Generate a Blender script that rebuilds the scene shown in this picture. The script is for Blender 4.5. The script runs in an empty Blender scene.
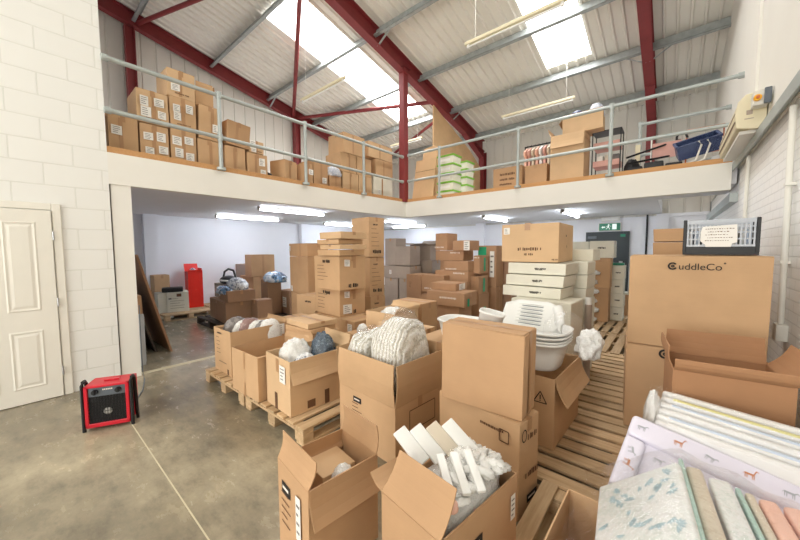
import bpy, bmesh, math, random
from mathutils import Vector, Matrix, noise
random.seed(7)
S = bpy.context.scene
C = S.collection
PI = math.pi
R_ = math.radians

# ------------------------------------------------------------------ materials
def lin(c):
    c = c / 255.0
    return c / 12.92 if c <= 0.04045 else ((c + 0.055) / 1.055) ** 2.4
def rgb(r, g, b): return (lin(r), lin(g), lin(b), 1.0)

class NT:
    def __init__(s, name):
        s.m = bpy.data.materials.new(name); s.m.use_nodes = True
        s.t = s.m.node_tree; s.t.nodes.clear()
        s.out = s.n('ShaderNodeOutputMaterial')
    def n(s, typ, **kw):
        x = s.t.nodes.new(typ)
        for k, v in kw.items(): setattr(x, k, v)
        return x
    def l(s, a, b): s.t.links.new(a, b)
    def bsdf(s, col, rough=.6, metal=0.0, coat=0.0):
        b = s.n('ShaderNodeBsdfPrincipled')
        b.inputs['Base Color'].default_value = col
        b.inputs['Roughness'].default_value = rough
        b.inputs['Metallic'].default_value = metal
        b.inputs['Coat Weight'].default_value = coat
        s.l(b.outputs[0], s.out.inputs[0]); s.b = b
        return b
    def noise(s, vec, scale, detail=3, rough=.55):
        t = s.n('ShaderNodeTexNoise'); t.inputs['Scale'].default_value = scale
        t.inputs['Detail'].default_value = detail; t.inputs['Roughness'].default_value = rough
        if vec is not None: s.l(vec, t.inputs['Vector'])
        return t
    def coord(s, which='Object', scale=(1, 1, 1)):
        t = s.n('ShaderNodeTexCoord')
        if scale == (1, 1, 1): return t.outputs[which]
        mp = s.n('ShaderNodeMapping'); mp.inputs['Scale'].default_value = scale
        s.l(t.outputs[which], mp.inputs['Vector']); return mp.outputs[0]
    def ramp(s, fac, stops):
        r = s.n('ShaderNodeValToRGB'); e = r.color_ramp.elements
        while len(e) < len(stops): e.new(.5)
        for i, (p, c) in enumerate(stops): e[i].position = p; e[i].color = c
        s.l(fac, r.inputs[0]); return r.outputs[0]
    def mix(s, fac, a, b, mode='MIX'):
        x = s.n('ShaderNodeMix', data_type='RGBA', blend_type=mode)
        if isinstance(fac, float): x.inputs[0].default_value = fac
        else: s.l(fac, x.inputs[0])
        for i, v in ((6, a), (7, b)):
            if isinstance(v, tuple): x.inputs[i].default_value = v
            else: s.l(v, x.inputs[i])
        return x.outputs[2]
    def bump(s, h, strength=.3, dist=.01):
        b = s.n('ShaderNodeBump'); b.inputs['Strength'].default_value = strength
        b.inputs['Distance'].default_value = dist; s.l(h, b.inputs['Height'])
        s.l(b.outputs[0], s.b.inputs['Normal'])

M = {}
def plain(name, col, rough=.6, metal=0.0, var=.06, nscale=6, bump=0, coat=0.0):
    t = NT(name); t.bsdf(col, rough, metal, coat)
    v = t.coord(); n = t.noise(v, nscale)
    a = tuple(c * (1 - var) for c in col[:3]) + (1,); b = tuple(min(1, c * (1 + var)) for c in col[:3]) + (1,)
    t.l(t.ramp(n.outputs[0], [(.3, a), (.7, b)]), t.b.inputs['Base Color'])
    if bump:
        n2 = t.noise(v, nscale * 8); t.bump(n2.outputs[0], bump, .004)
    M[name] = t.m; return t.m

def kraft(name, col, spread=.05):
    t = NT(name); t.bsdf(col, .82)
    v = t.coord()
    n = t.noise(v, 2.3, 4); f = t.noise(t.coord('Object', (6, 6, 160)), 1.5, 2)
    a = tuple(c * .9 for c in col[:3]) + (1,); b = tuple(min(1, c * 1.07) for c in col[:3]) + (1,)
    c1 = t.ramp(n.outputs[0], [(.3, a), (.72, b)])
    c2 = t.ramp(f.outputs[0], [(.35, (.98, .98, .98, 1)), (.65, (1.0, 1.0, 1.0, 1))])
    c3 = t.mix(1.0, c1, c2, 'MULTIPLY')
    oi = t.n('ShaderNodeObjectInfo')
    c4 = t.ramp(oi.outputs['Random'], [(0, (1 - spread, 1 - spread * 1.1, 1 - spread * 1.3, 1)), (1, (1, 1, 1, 1))])
    t.l(t.mix(1.0, c3, c4, 'MULTIPLY'), t.b.inputs['Base Color'])
    t.bump(f.outputs[0], .03, .002)
    M[name] = t.m; return t.m

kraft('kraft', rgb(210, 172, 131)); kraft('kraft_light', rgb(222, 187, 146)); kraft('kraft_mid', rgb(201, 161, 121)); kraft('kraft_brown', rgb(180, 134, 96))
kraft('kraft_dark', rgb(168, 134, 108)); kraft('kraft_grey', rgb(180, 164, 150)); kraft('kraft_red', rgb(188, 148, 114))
kraft('kraft_inside', rgb(202, 152, 104)); kraft('white_card', rgb(233, 230, 214), .03); kraft('mdf', rgb(224, 186, 142))
plain('joint', rgb(206, 196, 166), .8); plain('tape', rgb(184, 142, 102), .35, var=.05); plain('tape_green', rgb(40, 176, 128), .4)
plain('paper', rgb(240, 238, 232), .7, var=.02); plain('ink', rgb(40, 34, 30), .7); plain('ink_brown', rgb(108, 76, 52), .8)
plain('ink_grey', rgb(130, 126, 124), .7); plain('ink_white', rgb(236, 226, 214), .7)
plain('red_steel', rgb(134, 50, 52), .5, var=.08); plain('galv', rgb(172, 178, 178), .45, .35, var=.14, nscale=9)
plain('rail_grey', rgb(182, 190, 188), .45, .25, var=.06)
plain('plaster', rgb(240, 238, 230), .75, var=.015, nscale=2); plain('plaster_cool', rgb(240, 241, 245), .75, var=.012, nscale=2)
plain('white_gloss', rgb(238, 235, 224), .35, var=.01); plain('white_paint', rgb(240, 238, 230), .5, var=.015)
plain('cream', rgb(232, 222, 190), .45, var=.02); plain('grey_plastic', rgb(96, 104, 112), .4); plain('yellow', rgb(240, 176, 20), .4)
plain('orange', rgb(205, 110, 60), .4); plain('black', rgb(24, 24, 26), .5, var=.15); plain('black_metal', rgb(22, 22, 24), .35, .3)
plain('red_paint', rgb(206, 28, 48), .35, var=.04); plain('red_box', rgb(228, 38, 20), .5, var=.05)
plain('door_dark', rgb(52, 60, 62), .5); plain('sign_green', rgb(10, 132, 96), .4, var=.02); plain('steel', rgb(190, 192, 194), .3, .9)
plain('pink', rgb(222, 172, 160), .7); plain('green_lid', rgb(128, 186, 62), .5); plain('white_plastic', rgb(240, 240, 236), .32, var=.01)
plain('pvc_white', rgb(236, 234, 224), .4, var=.01); plain('grey_crate', rgb(186, 192, 200), .45)
plain('mat_lilac', rgb(232, 228, 242), .35, var=.02); plain('mat_white', rgb(240, 240, 238), .35, var=.02)
plain('mat_teal', rgb(176, 208, 198), .4, var=.03); plain('mat_beige', rgb(214, 202, 182), .5, var=.04); plain('mat_peach', rgb(240, 192, 172), .5, var=.04)
plain('mat_blue', rgb(206, 220, 238), .4, var=.04); plain('mat_yellow', rgb(232, 228, 160), .4, var=.04)
plain('print_brown', rgb(206, 140, 104), .6); plain('print_grey', rgb(180, 182, 190), .6); plain('print_blue', rgb(186, 212, 220), .6)
plain('blue_cloth', rgb(70, 104, 148), .7); plain('green_cloth', rgb(110, 150, 80), .7)
plain('grey_panel', rgb(196, 200, 204), .4)

# painted masonry, courses drawn on the two axes of a wall that stands along Y
def masonry(name, bw, bh, mortar, base, dark):
    t = NT(name); t.bsdf(base, .6)
    g = t.n('ShaderNodeNewGeometry'); sx = t.n('ShaderNodeSeparateXYZ'); cx = t.n('ShaderNodeCombineXYZ')
    t.l(g.outputs['Position'], sx.inputs[0]); t.l(sx.outputs[1], cx.inputs[0]); t.l(sx.outputs[2], cx.inputs[1])
    b = t.n('ShaderNodeTexBrick'); b.inputs['Scale'].default_value = 1
    b.inputs['Brick Width'].default_value = bw; b.inputs['Row Height'].default_value = bh
    b.inputs['Mortar Size'].default_value = mortar; b.inputs['Mortar Smooth'].default_value = .35; b.inputs['Bias'].default_value = 0
    t.l(cx.outputs[0], b.inputs['Vector'])
    b.inputs['Color1'].default_value = base; b.inputs['Color2'].default_value = tuple(c * .985 for c in base[:3]) + (1,)
    b.inputs['Mortar'].default_value = dark
    t.l(b.outputs['Color'], t.b.inputs['Base Color'])
    n = t.noise(cx.outputs[0], 90, 3)
    inv = t.n('ShaderNodeMath', operation='MULTIPLY_ADD'); t.l(b.outputs['Fac'], inv.inputs[0])
    inv.inputs[1].default_value = -1.0
    sc = t.n('ShaderNodeMath', operation='MULTIPLY'); t.l(n.outputs[0], sc.inputs[0]); sc.inputs[1].default_value = .16
    t.l(sc.outputs[0], inv.inputs[2]); t.bump(inv.outputs[0], .55, .006)
    M[name] = t.m
masonry('blockwork', .45, .225, .006, rgb(241, 241, 236), rgb(230, 230, 223))
masonry('brickwork', .225, .075, .006, rgb(246, 245, 241), rgb(230, 229, 225))

def floor_mat():
    t = NT('concrete'); t.bsdf(rgb(140, 132, 112), .4)
    v = t.coord('Object')
    n1 = t.noise(v, .7, 5, .6); n2 = t.noise(t.coord('Object', (2.4, 5, 1)), 1.6, 6, .68); n3 = t.noise(v, 45, 3)
    c1 = t.ramp(n1.outputs[0], [(.34, rgb(116, 108, 92)), (.5, rgb(148, 138, 117)), (.66, rgb(184, 172, 146))])
    c2 = t.ramp(n2.outputs[0], [(.3, (.66, .66, .67, 1)), (.5, (.98, .98, .98, 1)), (.72, (1.16, 1.15, 1.12, 1))])
    c3 = t.ramp(n3.outputs[0], [(.3, (.93, .93, .93, 1)), (.7, (1.04, 1.04, 1.04, 1))])
    t.l(t.mix(1.0, t.mix(1.0, c1, c2, 'MULTIPLY'), c3, 'MULTIPLY'), t.b.inputs['Base Color'])
    r = t.n('ShaderNodeMapRange'); r.inputs['To Min'].default_value = .14; r.inputs['To Max'].default_value = .36
    t.l(n2.outputs[0], r.inputs[0]); t.l(r.outputs[0], t.b.inputs['Roughness'])
    t.bump(n3.outputs[0], .04, .003); M['concrete'] = t.m
floor_mat()
def wood_mat(name, c_a, c_b):
    t = NT(name); t.bsdf(c_a, .75)
    oi = t.n('ShaderNodeObjectInfo')
    v = t.coord('Object', (1.2, 14, 14)); n = t.noise(v, 2.2, 5, .65)
    c = t.ramp(n.outputs[0], [(.3, c_a), (.7, c_b)])
    k = t.ramp(oi.outputs['Random'], [(0, (.72, .7, .66, 1)), (1, (1.08, 1.05, 1, 1))])
    t.l(t.mix(1.0, c, k, 'MULTIPLY'), t.b.inputs['Base Color']); t.bump(n.outputs[0], .15, .003)
    M[name] = t.m
wood_mat('pallet_wood', rgb(190, 158, 120), rgb(224, 197, 160)); wood_mat('timber', rgb(214, 160, 104), rgb(228, 178, 124))
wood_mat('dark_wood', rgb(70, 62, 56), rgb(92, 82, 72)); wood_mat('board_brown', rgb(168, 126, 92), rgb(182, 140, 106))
def cladding(name, col):
    t = NT(name); t.bsdf(col, .5)
    n = t.noise(t.coord('Object'), 1.3, 3)
    a = tuple(c * .95 for c in col[:3]) + (1,)
    t.l(t.ramp(n.outputs[0], [(.3, a), (.7, col)]), t.b.inputs['Base Color']); M[name] = t.m
cladding('liner', rgb(240, 236, 226)); cladding('liner_wall', rgb(226, 223, 214))
def emis(name, col, s, ribs=False):
    t = NT(name); e = t.n('ShaderNodeEmission'); e.inputs[1].default_value = s; e.inputs[0].default_value = col
    if ribs:
        w = t.n('ShaderNodeTexWave'); w.inputs['Scale'].default_value = 3.2
        t.l(t.coord('Object'), w.inputs['Vector'])
        t.l(t.ramp(w.outputs[0], [(0, tuple(c * .72 for c in col[:3]) + (1,)), (.5, col)]), e.inputs[0])
    t.l(e.outputs[0], t.out.inputs[0]); M[name] = t.m
emis('tube_glow', (.82, .89, 1.0, 1), 58.0); emis('rooflight', (1.0, .985, .96, 1), 12.0, True)
emis('sign_glow', (.85, 1, .93, 1), 1.0)
def bag_mat(name, cols, scale, rough=.22, bump=.5):
    t = NT(name); t.bsdf(cols[0], rough, 0, .3)
    v = t.coord('Object')
    vo = t.n('ShaderNodeTexVoronoi'); vo.inputs['Scale'].default_value = scale
    n = t.noise(v, scale * 1.3, 4, .7)
    wv = t.mix(.35, v, n.outputs['Color']); t.l(wv, vo.inputs['Vector'])
    sp = t.n('ShaderNodeSeparateColor'); t.l(vo.outputs['Color'], sp.inputs[0])
    k = len(cols); r = t.n('ShaderNodeValToRGB'); r.color_ramp.interpolation = 'CONSTANT'; e = r.color_ramp.elements
    while len(e) < k: e.new(.5)
    for i, c in enumerate(cols): e[i].position = i / k; e[i].color = c
    t.l(sp.outputs[0], r.inputs[0]); t.l(r.outputs[0], t.b.inputs['Base Color'])
    n2 = t.noise(v, 22, 5, .7); t.bump(n2.outputs[0], bump, .02); M[name] = t.m
W_ = rgb(236, 236, 232)
bag_mat('bag_white', [W_, rgb(226, 225, 220), rgb(244, 243, 240)], 24, .2, .8)
bag_mat('bag_clear_blue', [rgb(200, 214, 228), rgb(110, 150, 190), rgb(226, 232, 238), rgb(70, 84, 104), rgb(180, 200, 220)], 12)
bag_mat('bag_grey_print', [rgb(214, 216, 220), rgb(70, 84, 104), rgb(236, 238, 240), rgb(150, 160, 172), rgb(230, 232, 234)], 18)
bag_mat('bag_slate', [rgb(70, 84, 98), rgb(56, 68, 80), rgb(86, 100, 114), rgb(64, 78, 92), rgb(120, 136, 148)], 20, .22)
bag_mat('bundle_pattern', [rgb(240, 238, 228), rgb(228, 224, 208), rgb(244, 242, 236), rgb(206, 202, 194), rgb(240, 238, 230)], 40, .3, .4)
bag_mat('navy_print', [rgb(24, 40, 86), rgb(30, 50, 100), rgb(24, 40, 86), rgb(120, 140, 180), rgb(22, 36, 76)], 60, .5, .1)
bag_mat('pattern_cloth', [rgb(226, 228, 232), rgb(160, 176, 204), rgb(236, 236, 236), rgb(206, 212, 222)], 34, .6, .3)
bag_mat('leaf_print', [rgb(238, 242, 240), rgb(236, 240, 238), rgb(232, 238, 236), rgb(240, 242, 242), rgb(222, 230, 226), rgb(238, 240, 240)], 22, .3, .12)
bag_mat('grey_wrap', [rgb(112, 106, 104), rgb(140, 134, 130), rgb(96, 90, 90)], 10, .3)
bag_mat('brown_wrap', [rgb(150, 118, 112), rgb(172, 144, 136)], 10, .3)
bag_mat('wicker_wrap', [rgb(196, 160, 114), rgb(182, 144, 98), rgb(206, 172, 128)], 30, .35, .3)
def knit():
    t = NT('knit'); t.bsdf(rgb(240, 237, 226), .38, 0, .3); v = t.coord('Object')
    w = t.n('ShaderNodeTexWave', wave_type='BANDS', bands_direction='X'); w.inputs['Scale'].default_value = 11; w.inputs['Distortion'].default_value = 3.5; w.inputs['Detail'].default_value = 3; w.inputs['Detail Scale'].default_value = 2.5
    t.l(v, w.inputs['Vector']); n = t.noise(v, 26, 5, .75); n2 = t.noise(v, 60, 2)
    c = t.ramp(w.outputs[0], [(.1, rgb(205, 199, 184)), (.5, rgb(240, 237, 226)), (1, rgb(246, 245, 240))])
    c2 = t.ramp(n2.outputs[0], [(.36, rgb(176, 172, 168)), (.46, (1, 1, 1, 1))])
    t.l(t.mix(.55, c, c2, 'MULTIPLY'), t.b.inputs['Base Color'])
    a = t.n('ShaderNodeMath', operation='ADD'); t.l(w.outputs[0], a.inputs[0]); t.l(n.outputs[0], a.inputs[1]); t.bump(a.outputs[0], .7, .012); M['knit'] = t.m
knit()
def film():
    t = NT('clear_film'); tr = t.n('ShaderNodeBsdfTransparent'); gl = t.n('ShaderNodeBsdfGlossy'); mx = t.n('ShaderNodeMixShader')
    gl.inputs['Roughness'].default_value = .12; gl.inputs[0].default_value = (1, 1, 1, 1)
    lw = t.n('ShaderNodeLayerWeight'); lw.inputs[0].default_value = .35
    n = t.noise(t.coord('Object'), 14, 4, .7); b = t.n('ShaderNodeBump'); b.inputs['Strength'].default_value = .8; b.inputs['Distance'].default_value = .03
    t.l(n.outputs[0], b.inputs['Height']); t.l(b.outputs[0], gl.inputs['Normal']); t.l(b.outputs[0], lw.inputs['Normal'])
    k = t.n('ShaderNodeMapRange'); k.inputs['To Min'].default_value = .03; k.inputs['To Max'].default_value = .2; t.l(lw.outputs['Facing'], k.inputs[0])
    t.l(k.outputs[0], mx.inputs[0]); t.l(tr.outputs[0], mx.inputs[1]); t.l(gl.outputs[0], mx.inputs[2]); t.l(mx.outputs[0], t.out.inputs[0])
    M['clear_film'] = t.m
film()

# ------------------------------------------------------------------ mesh helpers
class MB:
    def __init__(s): s.v = []; s.f = []; s.sm = []
    def add(s, vs, fs, smooth=False):
        o = len(s.v); s.v += [tuple(p) for p in vs]
        for f in fs: s.f.append(tuple(i + o for i in f)); s.sm.append(smooth)
        return s
    def box(s, x0, x1, y0, y1, z0, z1, mat=None):
        vs = [Vector((x, y, z)) for z in (z0, z1) for y in (y0, y1) for x in (x0, x1)]
        if mat is not None: vs = [mat @ v for v in vs]
        return s.add(vs, [(0, 2, 3, 1), (4, 5, 7, 6), (0, 1, 5, 4), (2, 6, 7, 3), (0, 4, 6, 2), (1, 3, 7, 5)])
    def tube(s, pts, r, n=10, caps=True):
        pts = [Vector(p) for p in pts]; rings = []
        for i, p in enumerate(pts):
            d = (pts[min(i + 1, len(pts) - 1)] - pts[max(i - 1, 0)]).normalized()
            a = d.orthogonal().normalized() if abs(d.z) > .95 else Vector((0, 0, 1)).cross(d).normalized()
            b = d.cross(a).normalized()
            rings.append([p + (a * math.cos(2 * PI * k / n) + b * math.sin(2 * PI * k / n)) * r for k in range(n)])
        vs = [v for g in rings for v in g]; fs = []
        for i in range(len(pts) - 1):
            for k in range(n):
                k2 = (k + 1) % n; fs.append((i * n + k, i * n + k2, (i + 1) * n + k2, (i + 1) * n + k))
        s.add(vs, fs, True)
        if caps:
            s.add(rings[0], [tuple(range(n - 1, -1, -1))]); s.add(rings[-1], [tuple(range(n))])
        return s
    def poly(s, pts, smooth=False): return s.add(pts, [tuple(range(len(pts)))], smooth)
    def prism(s, pts, off):
        off = Vector(off); a = [Vector(p) for p in pts]; n = len(a); b = [p + off for p in a]
        fs = [tuple(range(n - 1, -1, -1)), tuple(range(n, 2 * n))] + [(i, (i + 1) % n, (i + 1) % n + n, i + n) for i in range(n)]
        return s.add(a + b, fs)
    def loft(s, rings, close_bottom=True, close_top=False, smooth=True):
        n = len(rings[0]); vs = [v for g in rings for v in g]; fs = []
        for i in range(len(rings) - 1):
            for k in range(n):
                k2 = (k + 1) % n; fs.append((i * n + k, i * n + k2, (i + 1) * n + k2, (i + 1) * n + k))
        s.add(vs, fs, smooth)
        if close_bottom: s.add(rings[0], [tuple(range(n - 1, -1, -1))])
        if close_top: s.add(rings[-1], [tuple(range(n))])
        return s
    def mesh(s, name, mat, bevel=0, seg=1):
        me = bpy.data.meshes.new(name); me.from_pydata(s.v, [], s.f)
        for p, q in zip(me.polygons, s.sm): p.use_smooth = q
        bm = bmesh.new(); bm.from_mesh(me)
        if bevel: bmesh.ops.bevel(bm, geom=list(bm.edges), offset=bevel, segments=seg, affect='EDGES', profile=.6)
        bmesh.ops.recalc_face_normals(bm, faces=list(bm.faces)); bm.to_mesh(me); bm.free()
        me.materials.append(M[mat] if isinstance(mat, str) else mat); return me
    def build(s, name, mat, parent=None, bevel=0, seg=1, loc=None):
        o = bpy.data.objects.new(name, s.mesh(name, mat, bevel, seg)); C.objects.link(o)
        if parent is not None: o.parent = parent
        if loc is not None: o.location = loc
        return o

def tag(o, label, cat, group=None, kind=None):
    o['label'] = label; o['category'] = cat
    if group: o['group'] = group
    if kind: o['kind'] = kind
    return o
def struct(o): o['kind'] = 'structure'; return o
def empty(name, loc, rz=0, label=None, cat=None, group=None):
    o = bpy.data.objects.new(name, None); C.objects.link(o); o.location = loc; o.rotation_euler = (0, 0, rz); o.empty_display_size = .1
    if label: tag(o, label, cat, group)
    return o
def dup(o, loc, rot=None, label=None, group=None):
    r = o.copy(); C.objects.link(r); r.location = loc
    if rot is not None: r.rotation_euler = rot
    if label: r['label'] = label
    if group: r['group'] = group
    for ch in list(o.children):
        c = ch.copy(); C.objects.link(c); c.parent = r
        for g in list(ch.children):
            d = g.copy(); C.objects.link(d); d.parent = c
    return r
def text_mesh(txt, size, mat, name='printed_name'):
    cu = bpy.data.curves.new('txt', 'FONT'); cu.body = txt; cu.size = size; cu.align_x = 'LEFT'
    o = bpy.data.objects.new('txt', cu); C.objects.link(o)
    bpy.context.view_layer.update()
    me = bpy.data.meshes.new_from_object(o.evaluated_get(bpy.context.evaluated_depsgraph_get()))
    me.name = name
    bpy.data.objects.remove(o); bpy.data.curves.remove(cu)
    me.materials.clear(); me.materials.append(M[mat]); return me

# ------------------------------------------------------------------ cartons
# local frame: +x = left to right along the front, +y = away along the right side; origin = centre of the base
def frame(N, a, wl, wr):
    a = R_(a); l = Vector((math.cos(a), math.sin(a), 0)); r = Vector((math.sin(a), -math.cos(a), 0))
    c = Vector((N[0], N[1], 0)) + l * wl / 2 + r * wr / 2
    return c, a - PI
def face_mat(face, w, d, h):
    # maps (u, v, n) with u left-to-right seen from outside, v up, n outwards; origin = centre bottom of that face
    if face == 'front': return Matrix(((1, 0, 0, 0), (0, 0, -1, -d / 2), (0, 1, 0, 0), (0, 0, 0, 1)))
    if face == 'right': return Matrix(((0, 0, 1, w / 2), (1, 0, 0, 0), (0, 1, 0, 0), (0, 0, 0, 1)))
    if face == 'top': return Matrix(((1, 0, 0, 0), (0, 1, 0, 0), (0, 0, 1, h), (0, 0, 0, 1)))
def flat(mb, mt, u0, u1, v0, v1, n=.0015, skew=0):
    mb.add([mt @ Vector((u0, v0, n)), mt @ Vector((u1, v0 + skew, n)), mt @ Vector((u1, v1 + skew, n)), mt @ Vector((u0, v1, n))], [(0, 1, 2, 3)])
def decorate(o, w, d, h, marks, seed):
    """marks: list of (kind, face, u, v, width, height); u,v = centre as fractions of the face"""
    rnd = random.Random(seed)
    groups = {}
    for k, face, u, v, mw, mh in marks:
        fw = w if face != 'right' else d; fh = h if face != 'top' else d
        mt = face_mat(face, w, d, h); uc = (u - .5) * fw; vc = v * fh if face != 'top' else (v - .5) * d
        if k == 'label':
            mb = MB(); lay = .002 + .0012 * len(o.children); flat(mb, mt, uc - mw / 2, uc + mw / 2, vc - mh / 2, vc + mh / 2, lay, rnd.uniform(-.006, .006)); lb = mb.build('shipping_label', 'paper', o)
            mb = MB()
            for i in range(4):
                yy = vc + mh * (.3 - .2 * i); flat(mb, mt, uc - mw * .35, uc + mw * rnd.uniform(0, .38), yy - mh * .03, yy + mh * .03, lay + .0006)
            mb.build('printed_lines', 'ink_grey', lb)
        elif k in ('text', 'wtext', 'btext'):
            mb = groups.setdefault({'text': 'ink', 'wtext': 'ink_white', 'btext': 'ink_brown'}[k], MB()); x = uc - mw / 2
            while x < uc + mw / 2:
                ww = mh * rnd.uniform(.35, .7); flat(mb, mt, x, x + ww * .7, vc - mh / 2 * rnd.uniform(.6, 1), vc + mh / 2 * rnd.uniform(.55, 1)); x += ww
                if rnd.random() < .18: x += mh * .4
        elif k == 'lines':
            mb = groups.setdefault('ink_brown', MB()); n = 5
            for i in range(n):
                yy = vc + mh * (.5 - i / (n - 1)); flat(mb, mt, uc - mw / 2, uc - mw / 2 + mw * rnd.uniform(.4, 1), yy - .004, yy + .002)
        elif k == 'block':
            mb = groups.setdefault('ink', MB()); flat(mb, mt, uc - mw / 2, uc + mw / 2, vc - mh / 2, vc + mh / 2)
            mb = groups.setdefault('ink_white', MB()); flat(mb, mt, uc - mw * .38, uc + mw * .3, vc - mh * .1, vc + mh * .16, .0028)
        elif k in ('rect', 'triangle', 'circle'):
            mb = groups.setdefault('ink_brown' if k == 'rect' else 'ink', MB()); t = .0035
            if k == 'rect': P = [(-.5, -.5), (.5, -.5), (.5, .5), (-.5, .5)]
            elif k == 'triangle': P = [(-.5, -.4), (.5, -.4), (0, .5)]
            else: P = [(.5 * math.cos(i * PI / 8), .5 * math.sin(i * PI / 8)) for i in range(16)]
            P = [(uc + a * mw, vc + b * mh) for a, b in P]
            for i in range(len(P)):
                a = Vector(P[i]); b = Vector(P[(i + 1) % len(P)]); e = (b - a).normalized(); nn = Vector((-e.y, e.x)) * t
                mb.add([mt @ Vector((q.x, q.y, .0016)) for q in (a - nn, b - nn, b + nn, a + nn)], [(0, 1, 2, 3)])
            if k == 'triangle': flat(mb, mt, uc - .004, uc + .004, vc - mh * .15, vc + mh * .22); flat(mb, mt, uc - .004, uc + .004, vc - mh * .28, vc - mh * .2)
        elif k == 'dark':
            mb = groups.setdefault('ink_brown', MB()); flat(mb, mt, uc - mw / 2, uc + mw / 2, vc - mh / 2, vc + mh / 2)
        elif k == 'green':
            mb = MB(); flat(mb, mt, uc - mw / 2, uc + mw / 2, vc - mh / 2, vc + mh / 2, .002); mb.build('green_tape', 'tape_green', o)
        elif k == 'tapev':
            mb = MB(); flat(mb, mt, uc - mw / 2, uc + mw / 2, vc - mh / 2, vc + mh / 2, .0012); mb.build('tape', 'tape', o)
    for k, mb in groups.items(): mb.build('printed_mark', k, o)

SEED = [0]
def carton(label, N, a, wl, wr, z0, z1, mat='kraft', marks=(), tape=True, flaps=True, name='cardboard_box', group=None, tilt=(0, 0), cat='box'):
    SEED[0] += 1; rnd = random.Random(SEED[0]); h = z1 - z0 - .002
    c, rz = frame(N, a, wl, wr); w, d = wl, wr
    vs = []
    mb = MB(); b = .004
    mb.box(-w / 2, w / 2, -d / 2, d / 2, 0, h)
    mb.v = [(x + rnd.uniform(-b, b), y + rnd.uniform(-b, b), max(0, z + (rnd.uniform(-b, 0) if z > 0 else 0))) for x, y, z in mb.v]
    o = mb.build(name, mat, None, .005, 2); o.location = (c.x, c.y, z0 + .001); o.rotation_euler = (tilt[0], tilt[1], rz)
    tag(o, label, cat, group)
    long_x = w >= d
    if flaps:
        t = .003
        for s in (-1, 1):
            m2 = MB()
            if long_x: m2.box(-w / 2 + .003, w / 2 - .003, *sorted((s * .003, s * (d / 2 - .002))), h - .001, h + t)
            else: m2.box(*sorted((s * .003, s * (w / 2 - .002))), -d / 2 + .003, d / 2 - .003, h - .001, h + t)
            m2.build('top_flap', mat, o)
    if tape:
        m3 = MB(); hw = .024; e = .0035; zt = h + (.0045 if flaps else .0015); dr = min(.07, h * .45)
        if long_x:
            m3.box(-w / 2 - e, w / 2 + e, -hw, hw, zt - .001, zt)
            for s in (-1, 1): m3.box(*sorted((s * (w / 2 + e), s * (w / 2 + e - .001))), -hw, hw, h - dr, zt)
        else:
            m3.box(-hw, hw, -d / 2 - e, d / 2 + e, zt - .001, zt)
            for s in (-1, 1): m3.box(-hw, hw, *sorted((s * (d / 2 + e), s * (d / 2 + e - .001))), h - dr, zt)
        m3.build('tape', 'tape', o)
    if marks:
        marks = list(marks); decorate(o, w + .008, d + .008, h, marks, SEED[0])
    return o
def open_carton(label, N, a, wl, wr, z0, z1, flaps, mat='kraft', marks=(), name='open_cardboard_box', group=None, tilt=(0, 0)):
    """flaps: {side: (angle from upright, length[, skew])}; positive angle leans outwards"""
    SEED[0] += 1; h = z1 - z0 - .002; c, rz = frame(N, a, wl, wr); w, d = wl, wr; t = .006
    mb = MB(); X, Y = w / 2, d / 2
    o_ = [(-X, -Y), (X, -Y), (X, Y), (-X, Y)]; i_ = [(-X + t, -Y + t), (X - t, -Y + t), (X - t, Y - t), (-X + t, Y - t)]
    vs = [(x, y, 0) for x, y in o_] + [(x, y, h) for x, y in o_] + [(x, y, h) for x, y in i_] + [(x, y, t) for x, y in i_]
    fs = [(3, 2, 1, 0), (12, 13, 14, 15)]
    for k in range(4):
        q = (k + 1) % 4; fs += [(k, q, q + 4, k + 4), (k + 4, q + 4, q + 8, k + 8), (k + 8, q + 8, q + 12, k + 12)]
    mb.add(vs, fs); o = mb.build(name, mat); o.location = (c.x, c.y, z0 + .001); o.rotation_euler = (tilt[0], tilt[1], rz)
    tag(o, label, 'box', group)
    for side, spec in flaps.items():
        ang, ln = R_(spec[0]), spec[1]; tap = spec[2] if len(spec) > 2 else .006
        ex, out, half, dist = {'front': ((1, 0, 0), (0, -1, 0), X, Y), 'right': ((0, 1, 0), (1, 0, 0), Y, X),
                               'back': ((-1, 0, 0), (0, 1, 0), X, Y), 'left': ((0, -1, 0), (-1, 0, 0), Y, X)}[side]
        ex, out = Vector(ex), Vector(out); up = Vector((0, 0, 1))
        dr = up * math.cos(ang) + out * math.sin(ang); nr = out * math.cos(ang) - up * math.sin(ang)
        base = out * (dist - .003 + (.004 if spec[0] > 100 else 0)) + up * (h + .001)
        hf = half - .002
        m2 = MB(); P = []
        for k in range(5):
            s = k / 4; bow = .012 * math.sin(PI * s) * (1 if spec[0] > 0 else -1)
            P.append((s, bow))
        for sgn in (0, 1):
            pass
        vs = []; fs = []
        for k, (s, bow) in enumerate(P):
            for q in (-1, 1):
                for n_ in (-.0028, .0028):
                    vs.append(base + ex * (q * (hf - tap * s)) + dr * (ln * s) + nr * (bow + n_))
        for k in range(4):
            b0 = k * 4; b1 = b0 + 4
            fs += [(b0, b0 + 2, b1 + 2, b1), (b0 + 1, b1 + 1, b1 + 3, b0 + 3), (b0, b1, b1 + 1, b0 + 1), (b0 + 2, b0 + 3, b1 + 3, b1 + 2)]
        fs += [(0, 1, 3, 2), (16, 18, 19, 17)]
        m2.add(vs, fs); m2.build('flap', mat, o)
    if marks: decorate(o, w + .002, d + .002, h, marks, SEED[0])
    return o

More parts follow.
